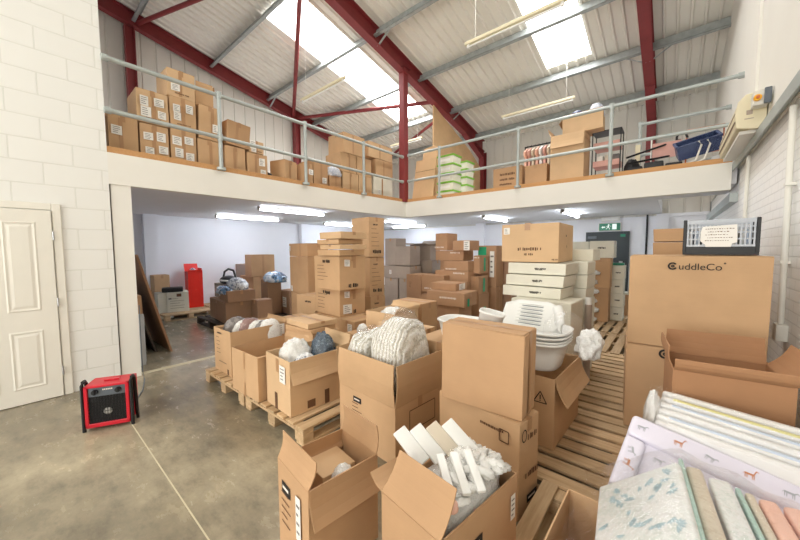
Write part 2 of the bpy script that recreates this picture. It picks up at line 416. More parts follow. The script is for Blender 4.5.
# ------------------------------------------------------------------ soft goods
def blob_mesh(name, mat, scale, seed, amp=.22, freq=2.6, sub=4, flatb=.35, ridged=True, sq=1.0):
    bm = bmesh.new(); bmesh.ops.create_icosphere(bm, subdivisions=sub, radius=1)
    off = Vector((seed * 3.1, seed * 1.7, seed * .9))
    for v in bm.verts:
        p = v.co.normalized()
        if sq != 1.0:
            p = Vector([math.copysign(abs(c) ** sq, c) for c in p])
        n = noise.ridged_multi_fractal(p * freq + off, .8, 2.2, 4, .9, 1.6) * .25 - .35 if ridged else noise.fractal(p * freq + off, .8, 2.1, 4)
        q = p * (1 + amp * n); z = q.z
        if z < -flatb: z = -flatb - (z + flatb) * -.08
        v.co = Vector((q.x * scale[0], q.y * scale[1], (z + flatb + .08) * scale[2]))
    for ax in range(3):
        lo = min(v.co[ax] for v in bm.verts); hi = max(v.co[ax] for v in bm.verts)
        for v in bm.verts:
            t = (v.co[ax] - lo) / (hi - lo)
            v.co[ax] = t * scale[2] if ax == 2 else (2 * t - 1) * scale[ax]
    me = bpy.data.meshes.new(name); bm.to_mesh(me); bm.free()
    for p in me.polygons: p.use_smooth = True
    me.materials.append(M[mat]); return me
def blob(name, label, cat, loc, scale, seed, mat, rz=0, group=None, parent=None, tilt=(0, 0), **kw):
    o = bpy.data.objects.new(name, blob_mesh(name, mat, scale, seed, **kw)); C.objects.link(o)
    o.location = loc; o.rotation_euler = (tilt[0], tilt[1], rz)
    if parent is not None: o.parent = parent
    else: tag(o, label, cat, group)
    return o
def slab(name, mat, ux, uy, uz, org, lx, ly, lz, parent=None, bevel=.012, seg=3, bulge=0):
    """rounded slab with its own axes; org = corner"""
    ux, uy, uz = (Vector(v).normalized() for v in (ux, uy, uz))
    mb = MB(); mb.box(0, lx, 0, ly, 0, lz)
    o = mb.build(name, mat, parent, bevel, seg)
    for p in o.data.polygons: p.use_smooth = True
    mtx = Matrix((ux, uy, uz)).transposed().to_4x4(); mtx.translation = Vector(org)
    o.matrix_local = mtx
    return o
# ------------------------------------------------------------------ the building
GX, RX, RU, BY, FY, LX, DY = -9.75, .64, .62, 10.4, -7.0, -5.01, 6.17      # gable, right wall low/high, back, front, left wall, deck edge
DK = 2.70                                                                  # deck level
def roof(y): return 7.40 - .215 * y if y > -1 else 7.615 + .215 * (y + 1)

struct(MB().box(GX - .2, RX + .2, FY - .2, BY + .2, -.2, 0).build('floor', 'concrete'))
# saw-cut joint and pale threshold strip in the slab
struct(MB().box(LX, RX, .585, .593, 0, .0012).build('trim_1', 'joint'))
struct(MB().box(LX - .14, LX - .05, .95, 6.1, 0, .002).build('trim_2', 'joint'))

def ribs(u0, u1, pitch, depth, groove):
    """profile points (u, n) of a lined sheet"""
    P = []; u = u0
    while u < u1 - 1e-6:
        e = min(u + pitch, u1)
        P += [(u, 0), (u + groove * .3, depth), (u + groove * .7, depth), (u + groove, 0)] if e - u > groove else [(u, 0)]
        u = e
    P.append((u1, 0)); return P
def roof_sheet(x0, x1, y0, y1, name, mat, pitch=.19, depth=-.028, groove=.05, zoff=0):
    mb = MB(); prof = ribs(x0, x1, pitch, depth, groove); ys = sorted({y0, y1} | ({-1.0} if y0 < -1 < y1 else set()))
    for j in range(len(ys) - 1):
        vs = [(u, y, roof(y) + n + zoff) for y in ys[j:j + 2] for u, n in prof]; k = len(prof)
        mb.add(vs, [(i, i + 1, i + 1 + k, i + k) for i in range(k - 1)])
    return mb.build(name, mat)
# roof lining, one mesh, with openings for the two rooflights and two added ones
SK = [(-6.95, -5.75, 3.68, 8.15), (-2.38, -1.45, 3.68, 8.08), (-6.95, -5.75, -5.6, -1.6), (-2.38, -1.45, -5.6, -1.6)]  # last two unseen, added behind the camera to brighten foreground and right wall
def all_roof():
    mb = MB()
    def strip(x0, x1, y0, y1):
        prof = ribs(x0, x1, .19, -.042, .06); k = len(prof); ys = sorted({y0, y1} | ({-1.0} if y0 < -1 < y1 else set()))
        for j in range(len(ys) - 1):
            mb.add([(u, y, roof(y) + n) for y in ys[j:j + 2] for u, n in prof], [(i, i + 1, i + 1 + k, i + k) for i in range(k - 1)])
        mb.add([(x0, y, roof(y) + .12) for y in ys] + [(x1, y, roof(y) + .12) for y in ys],
               [(i, i + 1, i + 1 + len(ys), i + len(ys)) for i in range(len(ys) - 1)])
    x = GX - .1
    for a, b, y0, y1 in SK[:2]:
        strip(x, a, FY, BY); strip(a, b, FY, -5.6); strip(a, b, -1.6, y0); strip(a, b, y1, BY); x = b
    strip(x, RX + .1, FY, BY)
    struct(mb.build('ceiling', 'liner'))
all_roof()
for i, (a, b, y0, y1) in enumerate(SK):
    mb = MB(); mb.add([(a, y0, roof(y0) + .02), (b, y0, roof(y0) + .02), (b, y1, roof(y1) + .02), (a, y1, roof(y1) + .02)], [(0, 1, 2, 3)])
    w = struct(mb.build('window_%d' % (i + 1), 'rooflight'))  # also names the two added, unseen glowing panels
    fr = MB()
    for x in (a, b): fr.prism([(x - .02, y0, roof(y0) - .02), (x + .02, y0, roof(y0) - .02), (x + .02, y0, roof(y0) + .03), (x - .02, y0, roof(y0) + .03)], (0, y1 - y0, roof(y1) - roof(y0)))
    fr.build('window_frame', 'white_paint', w)

# walls
def wall_yz(name, x, y0, y1, z0, mat, th, follow=True, z1=0):
    ys = sorted({y0, y1} | ({-1.0} if y0 < -1 < y1 else set())); mb = MB()
    P = [(x, y1, z0), (x, y0, z0)] + [(x, y, roof(y) if follow else z1) for y in ys]
    mb.prism(P, (th, 0, 0)); return struct(mb.build(name, mat))
wall_yz('wall_left', LX, FY, .73, 0, 'blockwork', -.2)
wall_yz('wall_right', RX, FY, BY, 0, 'brickwork', .2, False, 2.62)
wall_yz('wall_right_upper', RU, FY, BY, 2.62, 'plaster', .28)
# gable: sheet lining above, boarded below the deck
def gable():
    mb = MB(); prof = ribs(.6, BY, .3, -.02, .045); k = len(prof)
    mb.add([(GX + n, u, DK - .3) for u, n in prof] + [(GX + n, u, roof(u)) for u, n in prof], [(i, i + 1, i + 1 + k, i + k) for i in range(k - 1)])
    mb.box(GX - .12, GX - .06, .6, BY, 0, 4.9); mb.prism([(GX - .06, .6, 4.9), (GX - .06, BY, 4.9), (GX - .06, BY, roof(BY)), (GX - .06, .6, roof(.6))], (-.06, 0, 0))
    struct(mb.build('wall_gable', 'liner_wall'))
    struct(MB().box(GX - .02, GX + .02, .6, BY, 0, 2.42).build('wall_gable_lower', 'plaster_cool'))
    mb = MB(); prof = ribs(GX, RU, .3, .02, .045); k = len(prof)
    mb.add([(u, BY + n, 2.36) for u, n in prof] + [(u, BY + n, roof(BY)) for u, n in prof], [(i, i + 1, i + 1 + k, i + k) for i in range(k - 1)])
    mb.box(GX, RX, BY + .06, BY + .12, 0, roof(BY)); struct(mb.build('wall_back', 'liner_wall'))
    struct(MB().box(GX, RX, BY - .06, BY - .02, 0, 2.36).build('wall_back_lower', 'plaster_cool'))
    struct(MB().box(GX, LX - .2, .5, .6, 0, roof(.6)).build('wall_store', 'plaster_cool'))
gable()
# front wall behind the camera with the open roller door
mb = MB(); OX0, OX1, OZ = -4.6, .1, 4.4
mb.box(LX, OX0, FY - .2, FY, 0, 6.3); mb.box(OX1, RX, FY - .2, FY, 0, 6.3); mb.box(OX0, OX1, FY - .2, FY, OZ, 6.3)
struct(mb.build('wall_front', 'plaster'))
# boxed posts below the deck along the gable, back wall and beam end
mb = MB(); mb.box(LX - .2, LX - .015, .745, .93, 0, 2.34); struct(mb.build('trim_3', 'plaster'))
mb = MB()
for y in (2.1, 6.35): mb.box(GX + .02, GX + .2, y - .14, y + .14, 0, 2.42)
mb.box(-5.2, -4.9, BY - .2, BY - .06, 0, 2.42); mb.box(-.34, -.1, BY - .2, BY - .06, 0, 2.4); struct(mb.build('trim_4', 'plaster_cool'))

# mezzanine: slab with stair opening, fascias, timber kickboards
mb = MB(); HX0, HY0, HY1 = -.24, 7.4, 10.28
mb.box(GX, LX - .1, .6, BY, 2.42, DK - .01); mb.box(LX - .1, HX0, DY + .1, BY, 2.42, DK - .01)
mb.box(HX0, RU, DY + .1, HY0, 2.42, DK - .01); mb.box(HX0, RU, HY1 + .02, BY, 2.32, 2.40)
struct(mb.build('floor_upper', 'plaster_cool'))
struct(MB().box(LX - .1, LX, .73, DY, 2.335, 2.695).build('trim_5', 'plaster'))
struct(MB().box(LX - .1, .56, DY, DY + .1, 2.335, 2.695).build('trim_6', 'plaster'))
mb = MB(); mb.box(LX - .05, LX - .008, .73, DY + .04, 2.697, 2.765); struct(mb.build('trim_7', 'timber'))
mb = MB(); mb.box(LX - .05, .56, DY + .008, DY + .05, 2.697, 2.765); struct(mb.build('trim_8', 'timber'))
# steel ledge along the right wall
mb = MB(); mb.box(RU - .05, RX, -1, DY + .2, 2.63, 2.66); mb.box(RU - .055, RU - .045, -1, DY + .2, 2.58, 2.68); mb.box(.56, RX, DY + .1, BY - .2, 2.18, 2.30)
struct(mb.build('trim_9', 'rail_grey'))

struct(MB().box(RU - .025, RU + .01, 5.1, 5.9, 2.67, roof(5.9)).build('trim_10', 'plaster'))
# steel frame
def i_beam(name, y0, y1, x, depth, fl, label):
    t = .014; r = empty(name, (x, y0, 0)); tag(r, label, 'beam'); mb = MB()
    def seg(a, b, zo, xa, xb, z0, z1):
        return [(xa, a - y0, roof(a) - zo + z0), (xb, a - y0, roof(a) - zo + z0), (xb, a - y0, roof(a) - zo + z1), (xa, a - y0, roof(a) - zo + z1)]
    ys = [y0, y1] if y0 >= -1 else [y0, -1, y1]
    for a, b in zip(ys, ys[1:]):
        off = (0, b - a, roof(b) - roof(a))
        mb.prism(seg(a, b, 0, -t / 2, t / 2, -.05 - depth, -.05), off)
        mb.prism(seg(a, b, 0, -fl / 2, fl / 2, -.05 - depth - t, -.05 - depth), off)
        mb.prism(seg(a, b, 0, -fl / 2, fl / 2, -.05 - t, -.05), off)
    mb.build('web_and_flanges', 'red_steel', r)
    return r
def haunch(r, x, y0, y1, d0, d1, fl=.17):
    t = .014; mb = MB(); oy = r.location.y
    A = [(0 - t / 2, y0 - oy, roof(y0) - .4), (-t / 2, y1 - oy, roof(y1) - .4), (-t / 2, y1 - oy, roof(y1) - .4 - d1), (-t / 2, y0 - oy, roof(y0) - .42)]
    mb.prism(A, (t, 0, 0)); mb.prism([(-fl / 2, y0 - oy, roof(y0) - .42), (fl / 2, y0 - oy, roof(y0) - .42), (fl / 2, y0 - oy, roof(y0) - .4), (-fl / 2, y0 - oy, roof(y0) - .4)], (0, y1 - y0, roof(y1) - roof(y0) - d1))
    mb.build('haunch', 'red_steel', r)
r = i_beam('roof_rafter', FY, 10.25, GX + .2, .3, .16, 'red steel rafter sloping down along the left gable wall')
r = i_beam('roof_rafter', FY, 10.25, LX, .34, .18, 'long red steel rafter sloping over the mezzanine corner post'); haunch(r, LX, 9.0, 10.2, 0, .22)
r = i_beam('roof_rafter', FY, 10.25, -.52, .34, .18, 'red steel rafter at upper right near the right wall'); haunch(r, -.52, 9.0, 10.2, 0, .22)
def h_column(x, y, z0, z1, label, sx=.18, sy=.18, rot=0):
    t = .014; mb = MB(); mb.box(-sx / 2, sx / 2, -sy / 2, -sy / 2 + t, 0, z1 - z0); mb.box(-sx / 2, sx / 2, sy / 2 - t, sy / 2, 0, z1 - z0); mb.box(-t / 2, t / 2, -sy / 2 + t, sy / 2 - t, 0, z1 - z0)
    o = mb.build('steel_column', 'red_steel', None, 0, 1, (x, y, z0)); o.rotation_euler.z = rot
    bp = MB().box(-sx * .65, sx * .65, -sy * .65, sy * .65, 0, .015).build('base_plate', 'red_steel', o)
    return tag(o, label, 'column')
h_column(GX + .18, 1.9, DK, 6.6, 'red gable column behind the leftmost deck boxes')
h_column(GX + .18, 6.12, DK, 5.75, 'red gable column halfway along the left deck, where the braces meet')
mbx = MB().box(-.08, .08, -.08, .08, 0, 3.12).build('steel_column', 'red_steel', None, .012, 2, (LX - .03, DY - .04, 2.698)); tag(mbx, 'red square post standing at the inner corner of the mezzanine', 'column')
MB().box(-.13, .13, -.13, .13, 3.105, 3.12).build('cap_plate', 'red_steel', mbx)
h_column(LX, BY - .12, DK, roof(10.28) - .4, 'red column at the back wall under the corner rafter', .18, .22)
h_column(-.52, BY - .12, DK, roof(10.28) - .4, 'red column at the back wall behind the stacked deck items', .18, .22)
# purlins
for i, (y, lab) in enumerate([(.45, 'galvanised purlin nearest the camera, high overhead'), (2.05, 'galvanised purlin crossing the roof at the upper left corner of the photo'),
                              (3.65, 'galvanised purlin meeting the top end of the left rooflight'), (5.2, 'galvanised purlin crossing the middle of the left rooflight'),
                              (6.75, 'galvanised purlin passing above the mezzanine corner post'), (8.25, 'galvanised purlin at the lower ends of the rooflights'),
                              (9.75, 'dark galvanised purlin along the eaves of the back wall')]):
    t = .012; d = .2; z = roof(y) - .035; mb = MB(); x0, x1 = GX + .05, RU
    sl = .215
    mb.box(0, x1 - x0, -t / 2, t / 2, -d, 0); mb.box(0, x1 - x0, 0, .065, -t, 0); mb.box(0, x1 - x0, -.065, 0, -d, -d + t); mb.box(0, x1 - x0, -.065, -.055, -d, -d + .03)
    o = mb.build('roof_purlin', 'galv', None, 0, 1, (x0, y, z)); o.rotation_euler.x = -math.atan(sl); tag(o, lab, 'beam')
# fly braces, wind braces
def rod(name, a, b, r, mat, label, cat, n=10):
    a, b = Vector(a), Vector(b); mb = MB(); mb.tube([(0, 0, 0), b - a], r, n); o = mb.build(name, mat, None, 0, 1, a); return tag(o, label, cat)
for x, y, sd, lab in [(LX, 5.2, 1, 'short galvanised knee brace on corner rafter, topmost in view'), (LX, 8.25, 1, 'short galvanised knee brace on corner rafter beside the tall board'), 
                      (GX + .2, 5.2, 1, 'short galvanised knee brace on the gable rafter'), (-.52, 8.25, -1, 'short galvanised knee brace left of the right rafter'), (-.52, 8.25, 1, 'short galvanised knee brace right of the right rafter')]:
    a = Vector((x + sd * .03, y, roof(y) - .4)); b = Vector((x + sd * .38, y, roof(y) - .19)); e = (b - a)
    mb = MB(); mb.prism([(0, -.022, -.004), (0, .022, -.004), (0, .022, .004), (0, -.022, .004)], e); o = mb.build('knee_brace', 'galv', None, 0, 1, a); tag(o, lab, 'brace')
def zr(y, d=.22): return roof(y) - d
rod('wind_brace', (GX + .22, 6.15, 5.84), (LX - .02, 7.5, 5.52), .05, 'red_steel', 'red tubular brace running level from gable column to corner rafter', 'brace')
rod('wind_brace', (GX + .22, 6.0, 5.88), (LX - .03, 3.4, zr(3.4, .25)), .05, 'red_steel', 'red tubular brace rising steeply from gable column across the rooflight', 'brace')
rod('wind_brace', (GX + .24, 2.05, zr(2.05, .25)), (LX - .03, 3.3, zr(3.3, .25)), .045, 'red_steel', 'red tubular brace at the top left corner of the roof', 'brace')
rod('wind_brace', (LX - .03, 8.0, zr(8.0, .3)), (GX + .24, 9.9, zr(9.9, .25)), .045, 'red_steel', 'red tubular brace behind the corner post, sloping down left', 'brace')

# doors
def door_left():
    d = struct(empty('door_1', (LX, -.51, 0)))
    lf = MB().box(.004, .035, 0, .762, .006, 1.981).build('door_leaf', 'white_gloss', d, .003)
    def panel(y0, y1, z0, z1):
        mb = MB()
        o1 = [(y0, z0), (y1, z0), (y1, z1), (y0, z1)]; ins = lambda k: [(y0 + k, z0 + k), (y1 - k, z0 + k), (y1 - k, z1 - k), (y0 + k, z1 - k)]
        rings = [[(.0355, *p) for p in o1], [(.0405, *p) for p in ins(.012)], [(.036, *p) for p in ins(.026)], [(.036, *p) for p in ins(.034)], [(.041, *p) for p in ins(.055)]]
        mb.loft(rings, False, True, False); mb.build('raised_panel', 'white_gloss', lf)
    for y0, y1 in ((.11, .34), (.42, .65)):
        panel(y0, y1, .95, 1.86); panel(y0, y1, .16, .75)
    mb = MB()
    for y0, y1 in ((-.075, -.006), (.768, .837)): mb.box(0, .024, y0, y1, 0, 2.058)
    mb.box(0, .024, -.006, .768, 1.988, 2.058); mb.build('door_frame', 'white_gloss', d, .006)
    for z in (.28, 1.02, 1.72): MB().tube([(.042, .768, z - .045), (.042, .768, z + .045)], .007, 8).build('hinge', 'steel', d)
door_left()
def door_back():
    d = struct(empty('door_2', (-1.87, BY - .07, 0))); w = 1.0
    lf = MB().box(.05, w - .05, -.045, 0, .01, 1.95).build('door_leaf', 'door_dark', d, .004)
    mb = MB(); mb.box(0, .05, -.06, .01, 0, 2.0); mb.box(w - .05, w, -.06, .01, 0, 2.0); mb.box(.05, w - .05, -.06, .01, 1.95, 2.0); mb.build('door_frame', 'door_dark', d)
    mb = MB(); mb.box(w - .21, w - .13, -.085, -.045, .98, 1.22); mb.build('push_pad', 'steel', lf, .006)
    MB().box(w - .2, w - .09, -.049, -.045, 1.86, 1.93).build('door_plate', 'sign_green', lf)
    MB().box(.06, .26, -.1, -.045, 1.82, 1.89).build('door_closer', 'grey_plastic', lf, .006)
door_back()
def exit_sign():
    o = empty('exit_sign', (-1.56, BY - .12, 2.02)); tag(o, 'green running man exit sign above the dark fire door', 'sign')
    MB().box(-.02, .5, 0, .05, 0, .22).build('sign_box', 'white_paint', o, .006)
    MB().box(0, .48, -.004, 0, .015, .205).build('sign_face', 'sign_green', o)
    mb = MB(); y = -.0055
    def q(p): mb.poly([(a, y, b) for a, b in p])
    q([(.30, .04), (.40, .04), (.40, .185), (.30, .185)])                            # doorway
    cx, cz = .22, .168; q([(cx + .016 * math.cos(k * PI / 5), cz + .016 * math.sin(k * PI / 5)) for k in range(10)])
    q([(.19, .10), (.215, .09), (.235, .15), (.205, .15)]); q([(.215, .15), (.235, .145), (.275, .125), (.27, .115)]); q([(.2, .145), (.205, .135), (.165, .12), (.16, .13)])
    q([(.2, .1), (.22, .1), (.25, .075), (.235, .065)]); q([(.235, .065), (.25, .075), (.25, .04), (.235, .04)]); q([(.19, .1), (.21, .095), (.17, .05), (.155, .05)])
    q([(.05, .10), (.09, .07), (.09, .09), (.14, .09), (.14, .12), (.09, .12), (.09, .14)])           # arrow
    mb.build('pictogram', 'sign_glow', o)
exit_sign()
o = empty('emergency_light', (-1.52, BY - .13, 2.28)); tag(o, 'slim white emergency light fitting above the exit sign', 'light')
MB().box(0, .42, .02, .07, 0, .11).build('fitting_body', 'white_paint', o, .01, 2); MB().box(.02, .40, 0, .02, .015, .095).build('diffuser', 'white_plastic', o, .008, 2)
rod('wall_pipe', (-.52, BY - .085, 1.2), (-.52, BY - .085, 2.4), .022, 'black', 'dark vertical pipe on back wall, right of the fire door', 'pipe')

# lights
def tube_light(x, y, ln, z, along_y, label):
    o = empty('tube_light', (x, y, z), 0 if along_y else -PI / 2); tag(o, label, 'light', 'lit tube lights under the mezzanine')
    MB().box(-.03, .03, 0, ln, .0, .058).build('housing', 'white_paint', o, .004)
    mb = MB(); n = 5; ring = lambda y: [(-.034, y, .012)] + [(-.034 + .068 * k / n, y, -.002 - .022 * math.sin(PI * k / n)) for k in range(n + 1)] + [(.034, y, .012)]
    mb.loft([ring(.02), ring(ln - .02)], True, True, False); mb.build('diffuser', 'tube_glow', o)
    for yy in (0, ln - .02): MB().box(-.044, .044, yy, yy + .02, -.026, .058).build('end_cap', 'white_paint', o)
for x, y, ln, ay, lab in [(-8.35, 3.1, 1.6, True, 'lit tube light under the mezzanine, first from the left'), (-6.24, 3.1, 1.55, True, 'lit tube light under the mezzanine, second from the left and longest in view'),
                          (-8.45, 6.3, 1.5, True, 'lit tube light above the stacked flat boxes, left of the tallest stack'), (-6.35, 6.8, 1.5, True, 'lit tube light just right of the tallest carton stack'),
                          (-8.07, 9.2, 1.5, False, 'lit tube light turned crosswise near the back wall'), (-3.74, 7.75, 1.5, True, 'lit tube light left of the big carton on white boxes'),
                          (-1.88, 7.75, 1.5, True, 'lit tube light nearest the fire door')]:
    tube_light(x, y, ln, 2.362, ay, lab)
def batten(a, b, label):
    a, b = Vector(a), Vector(b); d = b - a; L = d.length; o = empty('batten_light', a, math.atan2(d.y, d.x)); tag(o, label, 'light')
    MB().box(0, L, -.03, .03, .0, .05).build('batten_body', 'cream', o, .006)
    mb = MB(); mb.tube([(.06, 0, -.03), (L - .06, 0, -.03)], .016, 10); mb.build('fluorescent_tube', 'white_plastic', o)
    for x in (.06, L - .06): MB().box(x - .02, x + .02, -.018, .018, -.05, .0).build('lampholder', 'white_plastic', o)
    for x in (.18, L - .18):
        h = roof(a.y) - .06 - a.z; MB().tube([(x, 0, .05), (x, 0, h)], .004, 6).build('hanger', 'white_paint', o)
batten((-2.72, 4.9, 4.86), (-1.2, 4.9, 4.86), 'unlit hanging batten light under the right rooflight')
batten((-3.4, 8.0, 4.82), (-1.75, 8.0, 4.82), 'unlit hanging batten light above the right deck boxes')
batten((-6.5, 4.3, 4.88), (-5.0, 4.3, 4.88), 'unlit hanging batten light left of the corner post')
batten((-7.3, 8.2, 4.95), (-6.0, 8.2, 4.95), 'unlit hanging batten light behind the corner post')

# guard rails
def railing(name, label, p0, p1, posts, heights=(1.06, .46), end_caps=True, drop_first=False):
    p0, p1 = Vector(p0), Vector(p1); d = p1 - p0; L = d.length; o = empty(name, p0, math.atan2(d.y, d.x)); tag(o, label, 'railing')
    for i, z in enumerate(heights):
        MB().tube([(0, 0, z), (L, 0, z)], .027, 12).build(('top_rail', 'mid_rail')[i], 'rail_grey', o)
    for x in posts:
        p = MB().tube([(x, 0, 0), (x, 0, heights[0])], .027, 12).build('post', 'rail_grey', o)
        for z in heights: MB().tube([(x, 0, z - .045), (x, 0, z + .045)], .036, 12).build('clamp', 'rail_grey', p)
        MB().tube([(x, 0, -.015), (x, 0, 0.02)], .06, 14).build('foot_flange', 'rail_grey', p)
    if end_caps:
        for x in (.02, L - .02):
            for z in heights: MB().tube([(x - .03, 0, z), (x + .03, 0, z)], .038, 12).build('clamp', 'rail_grey', o)
    return o
railing('guard_railing', 'grey tubular guard rail along the left deck edge', (LX + .025, .735, 2.72), (LX + .025, 6.02, 2.72), [1.22, 2.62, 4.02], (1.02, .44))
railing('guard_railing', 'grey tubular guard rail along the right deck edge', (LX + .11, DY - .027, 2.72), (RU - .01, DY - .027, 2.72), [.87, 2.62, 4.085])
railing('guard_railing', 'short grey guard rail around the stair opening at back right', (-.53, 7.38, 2.74), (RU - .01, 7.38, 2.74), [.0], (1.04, .5))

# right wall: pipe, box, roller shutter gear
o = empty('conduit_pipe', (RX - .03, 3.5, .9)); tag(o, 'white vertical pipe on the painted brick wall at far right', 'pipe')
MB().tube([(0, 0, .1), (0, .08, 1.66)], .018, 12).build('pipe', 'pvc_white', o)
MB().box(-.03, .03, -.055, .055, 0, .12).build('junction_box', 'pvc_white', o, .008, 2)
for z in (.55, 1.1): MB().box(-.022, .03, .01, .075, z, z + .02).build('pipe_clip', 'pvc_white', o)
o = rod('conduit_pipe', (RX - .03, 5.35, 1.0), (RX - .03, 5.35, 2.6), .018, 'pvc_white', 'white vertical pipe on brick wall behind the grey crate, nearer the deck', 'pipe', 12)
def shutter():
    o = empty('roller_shutter', (.47, 4.5, 2.72)); tag(o, 'cream roller shutter housing mounted above the ledge on the right wall', 'shutter')
    P = [(-.05, 0, -.02), (.09, 0, -.05), (.14, 0, .02), (.145, 0, .24), (.11, 0, .29), (0, 0, .28), (-.05, 0, .22), (-.065, 0, .1)]
    MB().prism(P, (0, .02, 0)).build('end_plate', 'cream', o, .004)
    MB().prism([(x * .93, .02, z * .93 + .012) for x, y, z in P], (0, 1.45, 0)).build('housing', 'cream', o, .006)
    mb = MB()
    for k in range(2): mb.box(-.064, -.045, .05, 1.44, .05 + .08 * k, .056 + .08 * k)
    mb.build('panel_seam', 'kraft_grey', o)
    mb = MB(); mb.box(.0, .06, -.004, 0, .05, .056); mb.box(.01, .05, -.004, 0, .09, .13); mb.build('printed_mark', 'kraft_grey', o)
    MB().box(-.02, .10, .1, 1.4, -.06, -.03).build('bracket', 'white_paint', o)
shutter()
o = empty('isolator_switch', (.535, 4.36, 2.885)); tag(o, 'grey isolator box with yellow rotary knob beside the shutter housing', 'switch')
MB().box(-.035, .06, -.02, .10, -.05, .08).build('switch_body', 'liner_wall', o, .008, 2); MB().box(.03, .075, -.045, -.02, -.05, .085).build('side_cover', 'grey_plastic', o, .004)
MB().tube([(-.01, -.02, .01), (-.01, -.05, .01)], .026, 16).build('knob', 'yellow', o); MB().tube([(-.01, -.05, .01), (-.01, -.065, .01)], .013, 12).build('knob_handle', 'orange', o.children[2])

# ------------------------------------------------------------------ pallets
PC = {}
def pallet(x, y, rot, label, W=1.2, D=1.0, z=0, group='wooden pallets on the floor', mat='pallet_wood', nb=7):
    key = (W, D, mat)
    if key in PC: return dup(PC[key], (x, y, z), (0, 0, R_(rot)), label, group)
    o = empty('wooden_pallet', (x, y, z), R_(rot)); tag(o, label, 'pallet', group); PC[key] = o
    bw = .105 if D > .6 else .09; n = nb if D > .6 else 3; rnd = random.Random(int(W * 100 + D * 10))
    for k in range(n):
        yy = (D - bw) * k / (n - 1); j = rnd.uniform(-.006, .006)
        MB().box(0 + j, W + j, yy, yy + bw, .122, .143 + rnd.uniform(-.001, .001)).build('deck_board', mat, o, .003)
    for k in range(3):
        xx = (W - .1) * k / 2; MB().box(xx, xx + .1, 0, D, .1, .122).build('stringer_board', mat, o, .002)
        for j in range(3):
            yy = (D - .12) * j / 2; MB().box(xx, xx + .1, yy, yy + .12, .022, .1).build('block', mat, o, .003)
    for j in range(3):
        yy = (D - .1) * j / 2; MB().box(0, W, yy, yy + .1, 0, .022).build('bottom_board', mat, o, .002)
    return o
pallet(-2.18, 1.385, 90, 'light wooden pallet under open carton with slate plastic bag')
pallet(-3.22, 1.385, 90, 'light wooden pallet under printed carton of wrapped rolls, at left end of the row')
pallet(-1.37, 2.03, 0, 'wooden pallet in aisle carrying the warning triangle carton')
pallet(-1.37, 3.06, 0, 'wooden pallet in aisle under the white carton stack')
pallet(-1.37, 4.09, 0, 'wooden pallet in aisle, third one away from the camera')
pallet(-.2, 5.15, 90, 'wooden pallet in aisle with boards turned lengthwise, halfway to the fire door')
pallet(-.2, 6.4, 90, 'wooden pallet in aisle with boards turned lengthwise, beneath brown cartons by fire door')
pallet(-.2, 7.65, 90, 'wooden pallet in aisle closest to the fire door')
pallet(-.14, .83, 90, 'narrow wooden pallet at bottom centre, beside open empty carton', 1.2, .42)
pallet(-.11, .45, 0, 'wooden pallet at bottom right beneath changing mats', .69, 1.19)
pallet(-.11, 1.7, 0, 'wooden pallet at right beneath dark open carton', .69, 1.19)
pallet(-.15, 2.95, 0, 'wooden pallet at right beneath big branded cartons', .73, 1.0)
pallet(-8.35, 2.0, 90, 'wooden pallet by far left wall carrying the white printed box', 1.0, 1.15)
pallet(-8.35, 3.06, 90, 'wooden pallet by far left wall, right of the red carton', 1.0, 1.15)
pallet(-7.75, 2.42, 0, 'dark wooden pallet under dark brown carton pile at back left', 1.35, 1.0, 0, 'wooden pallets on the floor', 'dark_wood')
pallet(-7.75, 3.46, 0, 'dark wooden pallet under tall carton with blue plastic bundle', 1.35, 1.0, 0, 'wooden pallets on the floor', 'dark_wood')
# ------------------------------------------------------------------ cartons on the left pallets
PZ = .146
open_carton('open carton on front pallet holding white and slate plastic bags', (-2.41, 1.42), 177, .44, .60, PZ, .625,
            {'right': (170, .20), 'back': (25, .12), 'left': (172, .12)}, 'kraft_light',
            [('label', 'front', .72, .72, .1, .15), ('dark', 'front', .42, .13, .05, .17), ('dark', 'right', .6, .15, .05, .13), ('dark', 'right', .33, .12, .08, .07), ('tapev', 'front', .5, .84, .05, .12)])
open_carton('open empty carton between the printed carton and bag-filled carton', (-2.89, 1.38), 181, .53, .60, PZ, .572,
            {'back': (8, .10), 'right': (-172, .01), 'left': (-172, .01)}, 'kraft', [('tapev', 'front', .5, .80, .035, .17), ('tapev', 'front', .5, .12, .035, .14)])
open_carton('open printed carton at left end of pallet row, filled with wrapped rolls', (-3.69, 1.47), 180, .46, .66, PZ, .655,
            {'back': (10, .06), 'left': (175, .05)}, 'kraft', [('lines', 'front', .3, .62, .14, .18), ('text', 'front', .35, .9, .12, .02), ('text', 'front', .5, .25, .2, .012), ('dark', 'front', .8, .08, .04, .06), ('dark', 'right', .2, .5, .1, .02), ('label', 'right', .9, .86, .1, .13)])
blob('plastic_bag', 'white crumpled plastic bag in open carton on front pallet', 'bag', (-2.67, 1.64, .40), (.155, .18, .34), 3, 'bag_white', amp=.5)
blob('plastic_bag', 'white and grey plastic bag beside the slate bag in same carton', 'bag', (-2.50, 1.62, .40), (.09, .14, .24), 5, 'bag_grey_print', amp=.5)
blob('plastic_bag', 'slate blue shiny plastic bag at back of front pallet carton', 'bag', (-2.57, 1.87, .40), (.15, .13, .38), 8, 'bag_slate', -.2, amp=.55)
